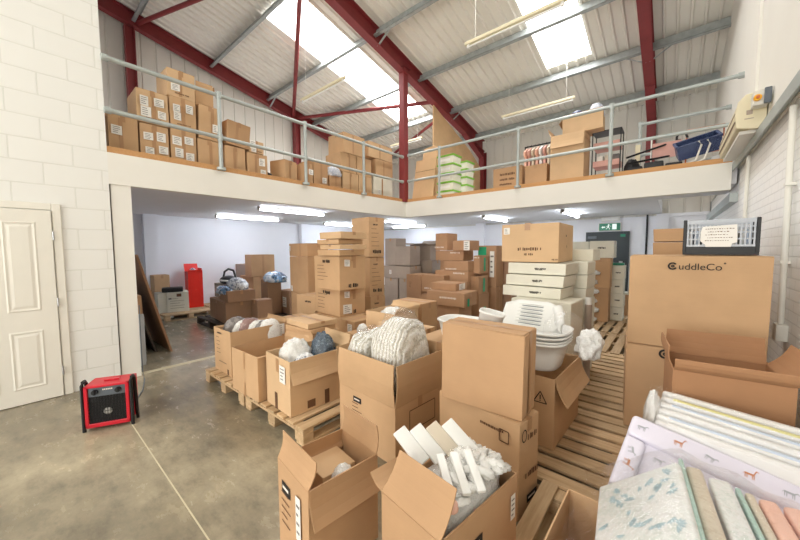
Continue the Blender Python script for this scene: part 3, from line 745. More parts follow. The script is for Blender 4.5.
for i, (dx, m, s) in enumerate([(0, 'grey_wrap', 1.05), (.1, 'bag_white', .95), (.19, 'brown_wrap', 1), (.28, 'bag_white', .9), (.37, 'grey_wrap', .9), (.45, 'bag_white', .95)]):
    lab = ['dark grey wrapped roll, leftmost in the printed carton', 'white wrapped roll, next to the leftmost dark roll', 'brown wrapped roll in middle of the printed carton',
           'white wrapped roll right of the brown roll', 'dark grey wrapped roll right of middle in the printed carton', 'white wrapped roll, rightmost in the printed carton'][i]
    blob('wrapped_roll', lab, 'roll', (-4.03 + dx * .62, 1.68 + dx * .62, .42), (.075, .15 * s, .32 * s), 20 + i, m, -.25, 'wrapped rolls in the printed carton', amp=.28, sq=.8)

# second row behind the pallets
carton('closed carton under two flat boxes, behind the open pallet cartons', (-2.97, 1.99), 178, .44, .4, PZ, .64, 'kraft_light')
carton('flat carton lying askew, lower of the two flat boxes', (-2.95, 2.0), 184, .46, .36, .645, .70, 'kraft', tape=False, flaps=False)
carton('flat carton on top of the two flat boxes behind pallet row', (-2.97, 1.98), 178, .46, .38, .703, .765, 'kraft_light', flaps=False)
carton('carton with plain side behind wrapped rolls carton', (-3.68, 2.3), 182, .5, .4, PZ, .62, 'kraft_light')
blob('plastic_bag', 'small white plastic scrap between flat boxes and the tall twin cartons', 'bag', (-2.62, 2.45, .62), (.07, .06, .12), 31, 'bag_white', amp=.6)
carton('low carton under the small white plastic scrap', (-2.45, 2.38), 180, .38, .3, PZ, .615, 'kraft')
carton('lidded carton directly behind the tall carton with flaps up', (-1.76, 2.40), 180, .58, .22, 0, .80, 'kraft_light')
c4 = open_carton('open carton heaped with white papers beside tallest stack', (-2.33, 2.66), 181, .44, .45, 0, .84, {'back': (40, .08), 'right': (20, .06)}, 'kraft_light')
blob('paper_heap', 'crumpled white papers spilling from carton beside tallest stack', 'paper', (-2.55, 2.88, .62), (.18, .18, .26), 33, 'bag_white', amp=.5)
carton('dark brown carton behind the carton of white papers', (-2.42, 3.3), 181, .5, .35, 0, .86, 'kraft_mid')
# twin cartons with flat boxes on top
b = [('text', 'front', .5, .84, .17, .05), ('lines', 'front', .35, .5, .26, .2), ('label', 'right', .27, .8, .09, .09), ('tapev', 'right', .55, .86, .05, .2), ('text', 'right', .5, .12, .16, .06)]
carton('small carton at foot of the twin carton stack, left one', (-3.12, 2.78), 180, .3, .4, 0, .62, 'kraft', [('label', 'front', .7, .86, .09, .1)])
carton('small carton at foot of the twin carton stack, right one', (-2.99, 3.0), 180, .12, .3, 0, .62, 'kraft')
carton('carton at foot of the twin stack, behind the small ones', (-3.44, 2.8), 178, .6, .5, 0, .62, 'kraft')
carton('large printed carton, lower of the matching twins', (-3.50, 2.85), 176, .64, .45, .625, 1.005, 'kraft', b + [('label', 'right', .28, .26, .15, .13)])
carton('large printed carton, upper of the matching twins, under flat boxes', (-3.37, 2.75), 177, .60, .45, 1.01, 1.475, 'kraft', b)
for i, (dx, dw, z0, z1, a) in enumerate([(0, .46, 1.48, 1.56, 181), (.02, .45, 1.565, 1.63, 178), (-.01, .44, 1.635, 1.70, 183), (.03, .46, 1.705, 1.80, 179)]):
    carton(['flat carton lying directly on upper twin carton', 'flat carton, second up from the upper twin carton', 'flat carton, second from top of the twin stack', 'flat carton topping the twin carton stack'][i],
           (-3.33 + dx, 2.72), a, dw, .46, z0, z1, 'kraft_light' if i % 2 else 'kraft', flaps=False, group='flat cartons on the twin stack')
# left stack
carton('carton at the base of the left stack behind wrapped rolls', (-4.88, 3.3), 179, .6, .46, 0, .775, 'kraft_mid')
carton('tall carton with side labels in left stack, under a shallower one', (-4.90, 3.29), 179, .59, .46, .78, 1.435, 'kraft_mid', [('label', 'right', .7, .42, .1, .14), ('label', 'front', .12, .1, .05, .1), ('tapev', 'front', .55, .9, .05, .15)])
carton('shallow carton topping left stack beside twin cartons', (-5.0, 3.36), 180, .6, .46, 1.44, 1.675, 'kraft_mid', [('tapev', 'front', .62, .5, .04, .22), ('label', 'front', .06, .6, .05, .1)])
carton('small carton in front of left stack and beside twin cartons', (-4.15, 2.9), 182, .47, .4, 0, .84, 'kraft', [('text', 'front', .65, .9, .16, .03)])
# tallest stack
t3 = [('text', 'right', .4, .82, .1, .03), ('lines', 'right', .45, .5, .22, .3), ('text', 'right', .5, .14, .2, .07)]
carton('tall narrow carton, bottom of the tallest stack', (-4.04, 3.98), 178, .46, .36, 0, .725, 'kraft', t3)
carton('tall narrow carton, middle of the tallest stack', (-4.05, 3.97), 177, .47, .36, .73, 1.42, 'kraft', t3)
carton('tall narrow carton with pale ring print, top of the tallest stack', (-4.04, 3.96), 177, .47, .36, 1.425, 2.12, 'kraft', t3 + [('wtext', 'front', .3, .5, .16, .03), ('wtext', 'front', .3, .6, .1, .03)])

# ------------------------------------------------------------------ centre foreground
g1 = open_carton('tall carton with all flaps upright, patterned bundles sticking out', (-1.46, 1.67), 176, .67, .60, 0, .43,
                 {'front': (1, .315), 'right': (2, .31), 'left': (9, .31), 'back': (6, .31)}, 'kraft',
                 [('block', 'front', .36, .84, .1, .045), ('lines', 'front', .38, .62, .16, .12), ('rect', 'right', .5, .66, .3, .16), ('text', 'right', .5, .3, .36, .035), ('tapev', 'right', .45, .95, .05, .08)])
blob('wrapped_bundle', 'large patterned bundle in clear plastic, right one in tall carton', 'bundle', (-1.675, 1.99, .44), (.20, .265, .575), 41, 'knit', .1, amp=.10, sq=.7, ridged=False, freq=1.3, flatb=.8)
blob('wrapped_bundle', 'flatter patterned bundle in clear plastic, left one in tall carton', 'bundle', (-1.99, 1.965, .44), (.13, .24, .43), 43, 'knit', .05, amp=.18, sq=.7, ridged=False, freq=1.5, flatb=.8)
for i, (loc, sc, sd) in enumerate([((-1.675, 1.99, .44), (.206, .275, .66), 41), ((-1.99, 1.965, .44), (.134, .25, .46), 43)]):
    o = blob('plastic_film', ['clear plastic film around the right patterned bundle', 'clear plastic film around the left patterned bundle'][i], 'film', loc, sc, sd, 'clear_film', .3 if i == 0 else .2, amp=.36, sq=.8)
carton('printed carton carrying the upright plain carton, centre front', (-.62, 1.77), 171, .60, .23, 0, .575, 'kraft',
       [('rect', 'front', .84, .82, .06, .07), ('btext', 'front', .70, .86, .16, .02), ('circle', 'right', .22, .86, .05, .07), ('btext', 'right', .6, .82, .1, .035), ('block', 'right', .65, .16, .12, .05), ('btext', 'right', .6, .42, .14, .04)])
carton('plain upright carton standing on edge at centre, tallest brown face', (-.615, 1.80), 182, .53, .23, .58, 1.08, 'kraft_mid', [('tapev', 'right', .5, .5, .05, .48)])
open_carton('carton with warning triangle print under the white baby baths', (-.59, 2.36), 178, .60, .66, PZ, .655, {'right': (156, .2), 'back': (120, .1)}, 'kraft',
            [('triangle', 'front', .84, .70, .09, .09), ('btext', 'right', .5, .55, .2, .06)], name='cardboard_box')
struct_tmp = None
carton('carton under the white tubs behind plain upright carton', (-1.23, 2.25), 180, .48, .5, 0, .78, 'kraft')

# bottom row of open cartons
B1 = open_carton('open carton at bottom left front, black label print and white tag', (-1.215, .79), 173, .34, .40, 0, .475,
                 {'front': (-16, .13, -.015), 'right': (168, .18), 'back': (3, .15), 'left': (-172, .1)}, 'kraft_mid',
                 [('block', 'front', .30, .74, .10, .06), ('lines', 'front', .30, .5, .12, .16), ('label', 'front', .72, .60, .05, .22)])
carton('small flat carton inside the open bottom left carton', (-1.32, .95), 173, .2, .2, .02, .40, 'kraft_light', flaps=False, tape=False)
blob('plastic_bag', 'clear crumpled bag inside the open bottom left carton', 'bag', (-1.27, 1.04, .28), (.07, .07, .17), 51, 'bag_white', amp=.5)
B2 = open_carton('open carton at bottom centre heaped with white plastic wrapped pieces', (-.60, .93), 172, .34, .55, 0, .505,
                 {'front': (-34, .18), 'left': (70, .10)}, 'kraft_mid', [('block', 'right', .38, .72, .11, .05), ('label', 'right', .92, .72, .04, .12), ('dark', 'right', .55, .5, .02, .06)])
# flat white packs and wrapped pieces heaped in it
for i in range(7):
    if i <= 3:
        tp = Vector((-1.03, 1.16, .63)).lerp(Vector((-.87, 1.35, .645)), i / 3); up = Vector((-.85, .05, .50)); ac = Vector((.62, .78, 0)); wd = .072; ln = .19
    else:
        tp = Vector((-.70, 1.27, .625)) + Vector((-.042, -.048, -.004)) * (i - 4); up = Vector((-.19, .17, .085)); ac = Vector((.6, .75, 0)); wd = .036; ln = .19
    up.normalize(); ac = (ac - up * ac.dot(up)).normalized()
    o = slab('white_pack', 'mat_beige' if i == 2 else 'white_plastic', ac, up, ac.cross(up), tp - up * ln + Vector((0, 0, .012)), wd, ln, .018, None, .004, 2)
    tag(o, ['flat white pack leaning at left end of the bottom centre carton', 'flat white pack, second from left end of that heap', 'flat beige pack among the white packs', 'flat white pack right of the beige pack',
            'narrow white pack in the middle of the leaning packs', 'narrow white pack, second from right of leaning packs', 'narrow white pack at right end of the leaning packs'][i], 'pack', 'flat packs leaning in the bottom centre carton')
rnd = random.Random(5); proto = []
blob('heap_core', 'matted clear and white wrapping under the pieces in the bottom centre heap', 'wrapping', (-.73, 1.226, .34), (.152, .255, .20), 73, 'bag_white', -.14, amp=.22, sq=.62, flatb=.8)
for k in range(4): proto.append(blob_mesh('wrapped_piece', 'white_plastic' if k % 2 else 'bag_white', (.05, .026, .03), 60 + k, amp=1.1, freq=1.8, sub=3))
cnt = 0
for i in range(70):
    u = rnd.random(); v = rnd.random(); f = Vector((-.60, .93, 0)); L_ = Vector((math.cos(R_(172)), math.sin(R_(172)), 0)); Rr = Vector((math.sin(R_(172)), -math.cos(R_(172)), 0))
    p = f + L_ * (.03 + .27 * u) + Rr * (.16 + .36 * v)
    if u > .6 and v < .55: u *= .5; p = f + L_ * (.03 + .27 * u) + Rr * (.16 + .36 * v)
    o = bpy.data.objects.new('wrapped_piece', proto[i % 4]); C.objects.link(o)
    o.location = (p.x, p.y, .515 + .075 * math.sin(PI * (.1 + .8 * v)) * (1 - .5 * abs(u - .4)) + rnd.uniform(-.012, .012)); o.rotation_euler = (rnd.uniform(-.5, .5), rnd.uniform(-.5, .5), rnd.uniform(0, 6))
    tag(o, 'small crumpled white wrapped piece in the bottom centre heap', 'piece', 'wrapped pieces in the bottom centre carton')
o = blob('wrapped_piece', 'peach coloured wrapped piece in the bottom centre heap', 'piece', (-.63, 1.06, .53), (.025, .028, .045), 71, 'mat_peach', amp=.3, sub=3)
blob('plastic_film', 'clear crumpled film over back of the bottom centre heap', 'film', (-.72, 1.30, .46), (.15, .16, .16), 72, 'clear_film', amp=.5)
open_carton('open empty carton at bottom edge beside the changing mats', (-.11, 1.22), 179, .22, .35, PZ, .47, {'front': (170, .1)}, 'kraft')

# white baby baths
def sup(hx, hy, z, cx=0, cy=0, n=40, e=3.2):
    P = []
    for k in range(n):
        a = 2 * PI * k / n; c, s = math.cos(a), math.sin(a)
        P.append((cx + hx * math.copysign(abs(c) ** (2 / e), c), cy + hy * math.copysign(abs(s) ** (2 / e), s), z))
    return P
def bath(label, loc, rz, hx, hy, h, tilt=(0, 0), ribs_=0):
    o = empty('baby_bath', loc, rz); o.rotation_euler = (tilt[0], tilt[1], rz); tag(o, label, 'baby bath', 'white baby baths')
    t = .006
    rings = [sup(hx * .70, hy * .68, .012), sup(hx * .74, hy * .72, 0), sup(hx * .78, hy * .76, .004), sup(hx * .80, hy * .78, .02), sup(hx * .88, hy * .86, h * .55), sup(hx * .94, hy * .93, h - .012), sup(hx, hy, h - .01), sup(hx * 1.01, hy * 1.01, h), sup(hx * .98, hy * .98, h + .006), sup(hx * .92, hy * .90, h),
             sup(hx * .86, hy * .84, h * .55), sup(hx * .78, hy * .76, .03), sup(hx * .6, hy * .6, .018)]
    MB().loft(rings, True, True).build('tub_shell', 'white_plastic', o)
    return o
bath('white baby bath at bottom of the bath stack on warning triangle carton', (-.86, 2.62, .657), -.05, .30, .23, .21)
for i in range(3):
    bath(['nested white bath rim, lowest of the three thin rims', 'nested white bath rim, middle of the three thin rims', 'nested white bath rim, top of the three thin rims'][i], (-.86 + .004 * i, 2.63, .80 + .03 * i), -.05 + .02 * i, .30, .23, .085)
def seat():
    o = empty('bath_seat', (-.88, 2.60, .90), -.05); tag(o, 'white ribbed bath seat leaning upright on the bath stack', 'bath seat')
    mb = MB(); w, h = .25, .24; th = .03
    V = []
    def P(u, v, n): return Vector((u, .10 + v * .40 - n * .9, v * .92 + n * .4))
    n = 16; vs = []; fs = []
    for j in range(n + 1):
        v = h * j / n
        for i in range(n + 1):
            u = -w + 2 * w * i / n; k = abs(u / w); top = h * (1 - .5 * max(0, k - .55) ** 1.2)
            vs.append(P(u * (1 - .12 * j / n), min(v, top), .05 * k ** 3))
    fs = [(j * (n + 1) + i, j * (n + 1) + i + 1, (j + 1) * (n + 1) + i + 1, (j + 1) * (n + 1) + i) for j in range(n) for i in range(n)]
    mb.add(vs, fs, True); s = mb.build('seat_shell', 'white_plastic', o); md = s.modifiers.new('t', 'SOLIDIFY'); md.thickness = .012
    for k in range(6):
        v = .05 + .03 * k; MB().tube([P(-.17, v, .012), P(-.1, v + .006, .02), (P(0, v + .008, .022)), P(.06, v + .006, .02), P(.09, v, .012)], .0055, 8).build('rib', 'white_plastic', s)
        mb = MB(); mb.prism([P(-.16, v - .012, .014), P(.08, v - .012, .014), P(.08, v - .007, .014), P(-.16, v - .007, .014)], (0, -.002, .001)); mb.build('slot', 'grey_plastic', s)
    MB().tube([P(.22, .0, .03), P(.225, .08, .04), P(.215, .15, .04), P(.19, .20, .03)], .036, 12).build('side_bolster', 'white_plastic', o)
    mb = MB(); mb.box(.03, .1, -.127, -.12, -.045, -.038); mb.build('dark_slot', 'black', o)
seat()
blob('plastic_bag', 'white plastic bag bulging right of the bath stack', 'bag', (-.43, 2.60, .78), (.09, .13, .22), 81, 'bag_white', amp=.3, flatb=.7, ridged=False, freq=2.2, sq=.85)
blob('plastic_film', 'clear bag draped over right end of the bath stack', 'film', (-.60, 2.62, .80), (.15, .2, .30), 82, 'clear_film', amp=.3, flatb=.5)
bath('white tub peeking over top left of the plain upright carton', (-1.36, 2.46, .785), .04, .22, .16, .17)
bath('white tub tilted behind plain upright carton, its end sticking up', (-1.02, 2.14, .82), .3, .09, .08, .3, (0, .2))
o = bpy.context.scene.objects.get('baby_bath.005')

# ------------------------------------------------------------------ white carton stack
wl_ = [('text', 'front', .58, .52, .11, .02), ('text', 'front', .56, .42, .07, .012)]
carton('deep white carton at base of the white carton stack', (-.72, 3.30), 178, .56, .42, PZ, .70, 'white_card', [], False, True)
carton('deep white carton, second from base of white stack', (-.70, 3.28), 177, .57, .42, .705, 1.05, 'white_card', [], False, True)
for i, (N, z0, z1) in enumerate([((-.83, 3.44), 1.055, 1.165), ((-.815, 3.48), 1.17, 1.285), ((-.81, 3.53), 1.29, 1.41)]):
    carton(['slim white carton with script logo, lowest of three under big carton', 'slim white carton with script logo, middle of three under big carton', 'slim white carton with script logo, directly under big carton'][i],
           N, 177, .60, .43, z0, z1, 'white_card', wl_, False, False, group='slim white cartons with logo')
carton('big brown carton with faint print on top of white cartons', (-.91, 3.65), 181, .61, .66, 1.415, 1.84, 'kraft_light',
       [('label', 'front', .10, .82, .07, .075), ('btext', 'front', .5, .34, .24, .04), ('btext', 'front', .5, .2, .1, .03), ('tapev', 'front', .47, .92, .06, .08), ('text', 'right', .45, .68, .04, .03), ('btext', 'right', .5, .4, .03, .03), ('btext', 'front', .93, .07, .05, .02)], flaps=False)
for i, (N, z0, z1, wl) in enumerate([((-.70, 3.95), PZ, .55, .5), ((-.69, 3.93), .555, 1.00, .5), ((-.70, 3.95), 1.005, 1.12, .5), ((-.70, 3.98), 1.125, 1.27, .5), ((-.705, 4.02), 1.275, 1.41, .5), ((-.71, 4.34), 1.415, 1.55, .5)]):
    carton(['white carton, bottom of rear white column', 'white carton, second from bottom of rear white column', 'white carton, third from bottom of rear white column', 'white carton, third from top of rear white column',
            'white carton, second from top of rear white column', 'white carton on top of rear white column, right of big brown carton'][i], N, 178, wl, .4, z0, z1, 'white_card', [], False, True, group='rear white column')
# by the fire door
o = MB().tube([(0, 0, 0), (0, 0, .84)], .034, 16).build('wrap_roll', 'kraft_grey', None, 0, 1, (-.645, 3.78, PZ)); tag(o, 'upright grey roll with white cap standing beside the white cartons', 'roll')
MB().tube([(0, 0, .84), (0, 0, .91)], .03, 16).build('cap', 'white_plastic', o)
for i in range(6):
    blob('white_pack_bundle', ['crinkled white pack, bottom of the pack column near fire door', 'crinkled white pack, second up in the pack column', 'crinkled white pack, third up in the pack column', 'crinkled white pack, fourth up in the pack column',
          'crinkled white pack, fifth up in the pack column', 'crinkled white pack, topmost in column left of brown cartons'][i], 'pack', (-1.24 + .03 * (i % 2), 7.2, PZ + .18 * i), (.17, .15, .115), 90 + i, 'bag_white', amp=.5, group='crinkled white packs in a column', sub=3)
carton('tall brown carton on floor pallet left of fire door', (-.90, 7.2), 180, .30, .35, PZ, .80, 'kraft_mid')
carton('brown carton, upper one of pair before the fire door', (-.89, 7.2), 180, .33, .35, .805, 1.37, 'kraft_mid')
carton('white carton on top of the brown pair before fire door', (-.85, 7.25), 180, .40, .38, 1.375, 1.70, 'white_card', [('text', 'front', .5, .6, .12, .04)], True, True)
carton('white carton left behind the topmost one near fire door', (-1.34, 7.7), 180, .35, .35, PZ, 1.70, 'white_card', [], False)
for i in range(4):
    carton(['white carton, bottom of four by the fire door', 'white carton, second of four by the fire door', 'white carton, third of four by the fire door', 'white carton, topmost of four with green item, by the fire door'][i],
           (-.70 + .008 * (i % 2), 7.5), 180, .25, .3, PZ + .27 * i, PZ + .27 * i + .265, 'white_card', [('text', 'front', .6, .5, .08, .03)], False, group='four white cartons by the fire door')
tag(MB().box(-.11, .11, -.07, .07, 0, .045).build('green_packet', 'sign_green', None, .008, 2, (-.82, 7.62, PZ + 1.082)), 'small green packet lying on white cartons by fire door', 'packet')
carton('low brown carton standing right below fire door handle', (-.60, 8.2), 180, .25, .3, PZ, .58, 'kraft_mid')
carton('small white carton on low brown carton by fire door', (-.60, 8.2), 180, .2, .2, .585, .64, 'white_card', [], False, False)
o = rod('spirit_level', (-.58, 8.6, .15), (-.50, 9.2, 1.15), .03, 'yellow', 'yellow level leaning upright beside the fire door', 'tool', 4)

# ------------------------------------------------------------------ middle stack with white lettering
wt = [('wtext', 'front', .3, .18, .22, .03)]; wt2 = [('wtext', 'front', .72, .8, .22, .035)]; ge = [('green', 'right', .55, .5, .08, .25)]
carton('carton with white lettering, left one on top of centre stack', (-3.42, 5.5), 181, .27, .4, 1.535, 1.87, 'kraft_red', wt)
carton('low carton with white end label, right one on top of centre stack', (-2.84, 5.32), 180, .34, .4, 1.53, 1.715, 'kraft_red', [('label', 'front', .86, .5, .12, .17)])
carton('wide carton with white lettering in second tier of centre stack', (-3.0, 5.4), 180, .62, .4, 1.34, 1.527, 'kraft_red', wt2)
carton('carton with white lettering in third tier of centre stack', (-2.79, 5.2), 180, .51, .4, 1.16, 1.335, 'kraft_red', wt)
carton('wide carton with white lettering in fourth tier of centre stack', (-2.79, 5.2), 180, .70, .45, .96, 1.155, 'kraft_red', wt2)
carton('wide carton beneath fourth tier of centre stack', (-2.79, 5.22), 180, .8, .45, 0, .955, 'kraft_red')
carton('square carton with green tape, upper of two at right of centre stack', (-2.67, 5.4), 181, .12, .38, 1.11, 1.435, 'kraft_red', ge + [('wtext', 'front', .5, .9, .1, .03)])
carton('square carton with green tape, lower of two at right of centre stack', (-2.63, 5.3), 181, .16, .38, .74, 1.06, 'kraft_red', ge)
carton('carton at base beneath the green taped square cartons', (-2.63, 5.32), 180, .16, .4, 0, .735, 'kraft_red', ge)
carton('carton with white lettering at left of centre stack, front tier', (-3.17, 5.0), 181, .50, .2, .75, 1.07, 'kraft_red', [('wtext', 'front', .5, .22, .36, .035)])
carton('carton beneath the left front tier of centre stack', (-3.2, 5.0), 181, .48, .2, 0, .70, 'kraft_red', [('wtext', 'front', .5, .3, .2, .03)])
carton('carton with white end label lying at front of centre stack', (-2.63, 4.5), 181, .48, .39, .885, 1.0, 'kraft_red', [('label', 'right', .5, .5, .2, .1)])
carton('wide carton under the white end label carton of centre stack', (-2.40, 4.36), 182, .68, .45, .66, .88, 'kraft_red', [('wtext', 'front', .58, .6, .3, .035)] + [('green', 'right', .3, .3, .07, .12)])
carton('carton low at front left of centre stack, white lettering', (-2.52, 4.42), 181, .74, .42, .3, .655, 'kraft_red', [('wtext', 'front', .3, .7, .2, .035)])
carton('carton at floor beneath front of centre stack', (-2.45, 4.42), 181, .8, .42, 0, .295, 'kraft_red')
carton('tall carton with bright open top left of centre stack', (-3.91, 5.3), 180, .38, .5, 0, 1.03, 'kraft_red', [('lines', 'front', .3, .8, .08, .1)])
carton('tall reddish carton, lower of pair right of centre stack', (-2.57, 5.9), 180, .38, .33, 0, .825, 'kraft_red', [('tapev', 'right', .5, .5, .03, .6)])
carton('tall reddish carton with green tape and long label, upper of pair', (-2.57, 5.9), 180, .38, .33, .83, 1.62, 'kraft_red', [('green', 'front', .25, .87, .17, .16), ('label', 'front', .78, .55, .09, .5), ('tapev', 'right', .5, .5, .03, .6)])
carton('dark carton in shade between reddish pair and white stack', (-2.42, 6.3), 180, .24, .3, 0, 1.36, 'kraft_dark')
# grey cartons at the back, left of centre stack
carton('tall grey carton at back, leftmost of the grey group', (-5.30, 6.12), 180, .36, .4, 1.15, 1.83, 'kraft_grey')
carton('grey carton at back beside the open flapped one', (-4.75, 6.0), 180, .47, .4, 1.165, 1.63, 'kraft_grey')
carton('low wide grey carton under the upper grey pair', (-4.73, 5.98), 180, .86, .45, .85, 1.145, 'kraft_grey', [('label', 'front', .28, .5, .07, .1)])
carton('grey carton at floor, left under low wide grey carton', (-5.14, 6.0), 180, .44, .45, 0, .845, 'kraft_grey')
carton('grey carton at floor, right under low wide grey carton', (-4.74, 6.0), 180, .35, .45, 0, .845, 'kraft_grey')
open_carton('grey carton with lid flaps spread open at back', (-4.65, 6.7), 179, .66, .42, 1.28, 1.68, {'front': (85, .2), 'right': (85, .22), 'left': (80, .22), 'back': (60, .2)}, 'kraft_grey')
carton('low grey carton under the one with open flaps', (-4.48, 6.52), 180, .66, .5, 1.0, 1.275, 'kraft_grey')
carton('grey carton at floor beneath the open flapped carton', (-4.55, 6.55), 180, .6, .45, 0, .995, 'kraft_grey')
carton('reddish carton with white squiggle left of centre stack', (-3.5, 6.3), 180, .6, .4, 0, 1.45, 'kraft_red', [('wtext', 'front', .5, .85, .1, .12)])

# ------------------------------------------------------------------ back left pile
PK = .146
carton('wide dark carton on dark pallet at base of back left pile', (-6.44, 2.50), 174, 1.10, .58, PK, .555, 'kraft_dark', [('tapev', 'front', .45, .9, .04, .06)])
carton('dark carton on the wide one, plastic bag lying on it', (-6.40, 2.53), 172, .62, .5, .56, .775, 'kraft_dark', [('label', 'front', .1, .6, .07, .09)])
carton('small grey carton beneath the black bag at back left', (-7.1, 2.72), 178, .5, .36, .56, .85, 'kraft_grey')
def black_bag():
    o = empty('shoulder_bag', (-7.12, 2.86, .855), .1); tag(o, 'black padded bag with looped handle on back left pile', 'bag')
    b = blob('bag_body', '', '', (0, 0, 0), (.3, .14, .17), 101, 'black', parent=o, amp=.2, sub=3)
    MB().tube([(-.24, 0, .1), (-.22, .02, .24), (-.08, .03, .30), (.12, .03, .28), (.26, .0, .14)], .022, 8).build('handle', 'black', o)
    MB().box(-.1, .22, -.16, -.1, .06, .09).build('pale_patch', 'liner', o, .01)
black_bag()
blob('plastic_bag', 'clear plastic bag with dark prints on dark carton, upper one', 'bag', (-6.72, 2.85, .74), (.34, .18, .27), 103, 'bag_grey_print', amp=.4)
blob('plastic_bag', 'clear plastic bag with slate contents in front of the printed bag', 'bag', (-6.75, 2.60, .70), (.32, .11, .16), 105, 'bag_clear_blue', amp=.45)
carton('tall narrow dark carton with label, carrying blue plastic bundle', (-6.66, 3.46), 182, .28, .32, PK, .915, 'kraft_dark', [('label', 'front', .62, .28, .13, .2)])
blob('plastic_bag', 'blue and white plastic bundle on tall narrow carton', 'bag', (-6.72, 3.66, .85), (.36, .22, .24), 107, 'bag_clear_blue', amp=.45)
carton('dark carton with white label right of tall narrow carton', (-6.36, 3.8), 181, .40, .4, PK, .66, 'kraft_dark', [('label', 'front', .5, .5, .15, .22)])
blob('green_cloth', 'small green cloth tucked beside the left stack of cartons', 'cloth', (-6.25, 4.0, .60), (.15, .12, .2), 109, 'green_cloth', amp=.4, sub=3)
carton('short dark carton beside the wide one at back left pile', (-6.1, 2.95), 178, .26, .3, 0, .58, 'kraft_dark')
carton('brown carton near far wall, lower of the two behind pile', (-8.35, 3.95), 180, .75, .4, 0, .86, 'kraft_mid')
carton('brown carton near far wall, upper one with vertical tape', (-8.33, 3.9), 176, .42, .62, .865, 1.43, 'kraft_mid', [('tapev', 'right', .5, .5, .05, .54)])
carton('pale small carton leaning near far wall left of upper brown one', (-9.13, 4.1), 180, .6, .3, 0, 1.15, 'kraft_grey')
open_carton('tall red carton with flap open by the far left wall', (-9.0, 2.66), 173, .42, .31, PZ, 1.03, {'left': (35, .22), 'back': (-5, .08), 'right': (30, .05)}, 'red_box', [('wtext', 'front', .5, .08, .22, .03), ('tapev', 'right', .5, .5, .01, .01)])
blob('plastic_bag', 'slate and white plastic packs poking from the red carton', 'bag', (-9.2, 2.83, .86), (.13, .1, .26), 111, 'bag_grey_print', amp=.6)
carton('white printed carton on pallet beside the red carton', (-8.60, 2.54), 258, .42, .40, PZ, .60, 'white_card', [('lines', 'front', .5, .45, .3, .22), ('dark', 'front', .55, .85, .09, .07), ('text', 'front', .15, .7, .05, .05)])
tag(blob_o := MB().box(-.2, .2, -.14, .14, 0, .10).build('black_tray', 'black', None, .02, 2, (-8.8, 2.28, .606)), 'low black tray lying on the white printed carton', 'tray'); blob_o.rotation_euler.z = 1.3
carton('tall brown carton at far left wall beside leaning boards', (-9.05, 2.0), 180, .35, .3, 0, .98, 'kraft')
carton('white carton at far left between tall brown one and pallet', (-8.75, 1.98), 180, .28, .28, 0, .60, 'white_card', [], False)

# boards leaning near the left post
def leaning(label, x0, x1, yb, yt, h, th, mat, cat='board'):
    mb = MB(); P = [(0, 0, 0), (0, -(yb - yt), h), (0, -(yb - yt) - th, h), (0, -th, 0)]
    mb.prism(P, (x1 - x0, 0, 0)); o = mb.build('leaning_board', mat, None, .003, 1, (x0, yb, .002)); return tag(o, label, cat)
leaning('large brown board leaning against the wall behind white post', -7.0, -5.86, 1.48, 1.12, 1.5, .03, 'board_brown')
leaning('dark board leaning beneath the large brown board, first behind it', -6.9, -6.0, 1.32, 1.0, 1.1, .025, 'dark_wood')
leaning('dark board leaning beneath the large brown board, nearest the wall', -6.85, -6.05, 1.2, .95, .95, .025, 'dark_wood')
o = MB().box(-.40, 0, 0, .13, 0, .70).build('white_cabinet', 'grey_panel', None, .004, 1, (-5.44, .935, .002)); tag(o, 'narrow white cabinet standing just behind the white post', 'cabinet')
MB().box(-.36, -.02, .13, .137, .04, .66).build('door', 'grey_panel', o, .002)
carton('brown carton on the narrow white cabinet behind the white post', (-5.47, .94), 180, .32, .12, .705, .95, 'kraft_mid')
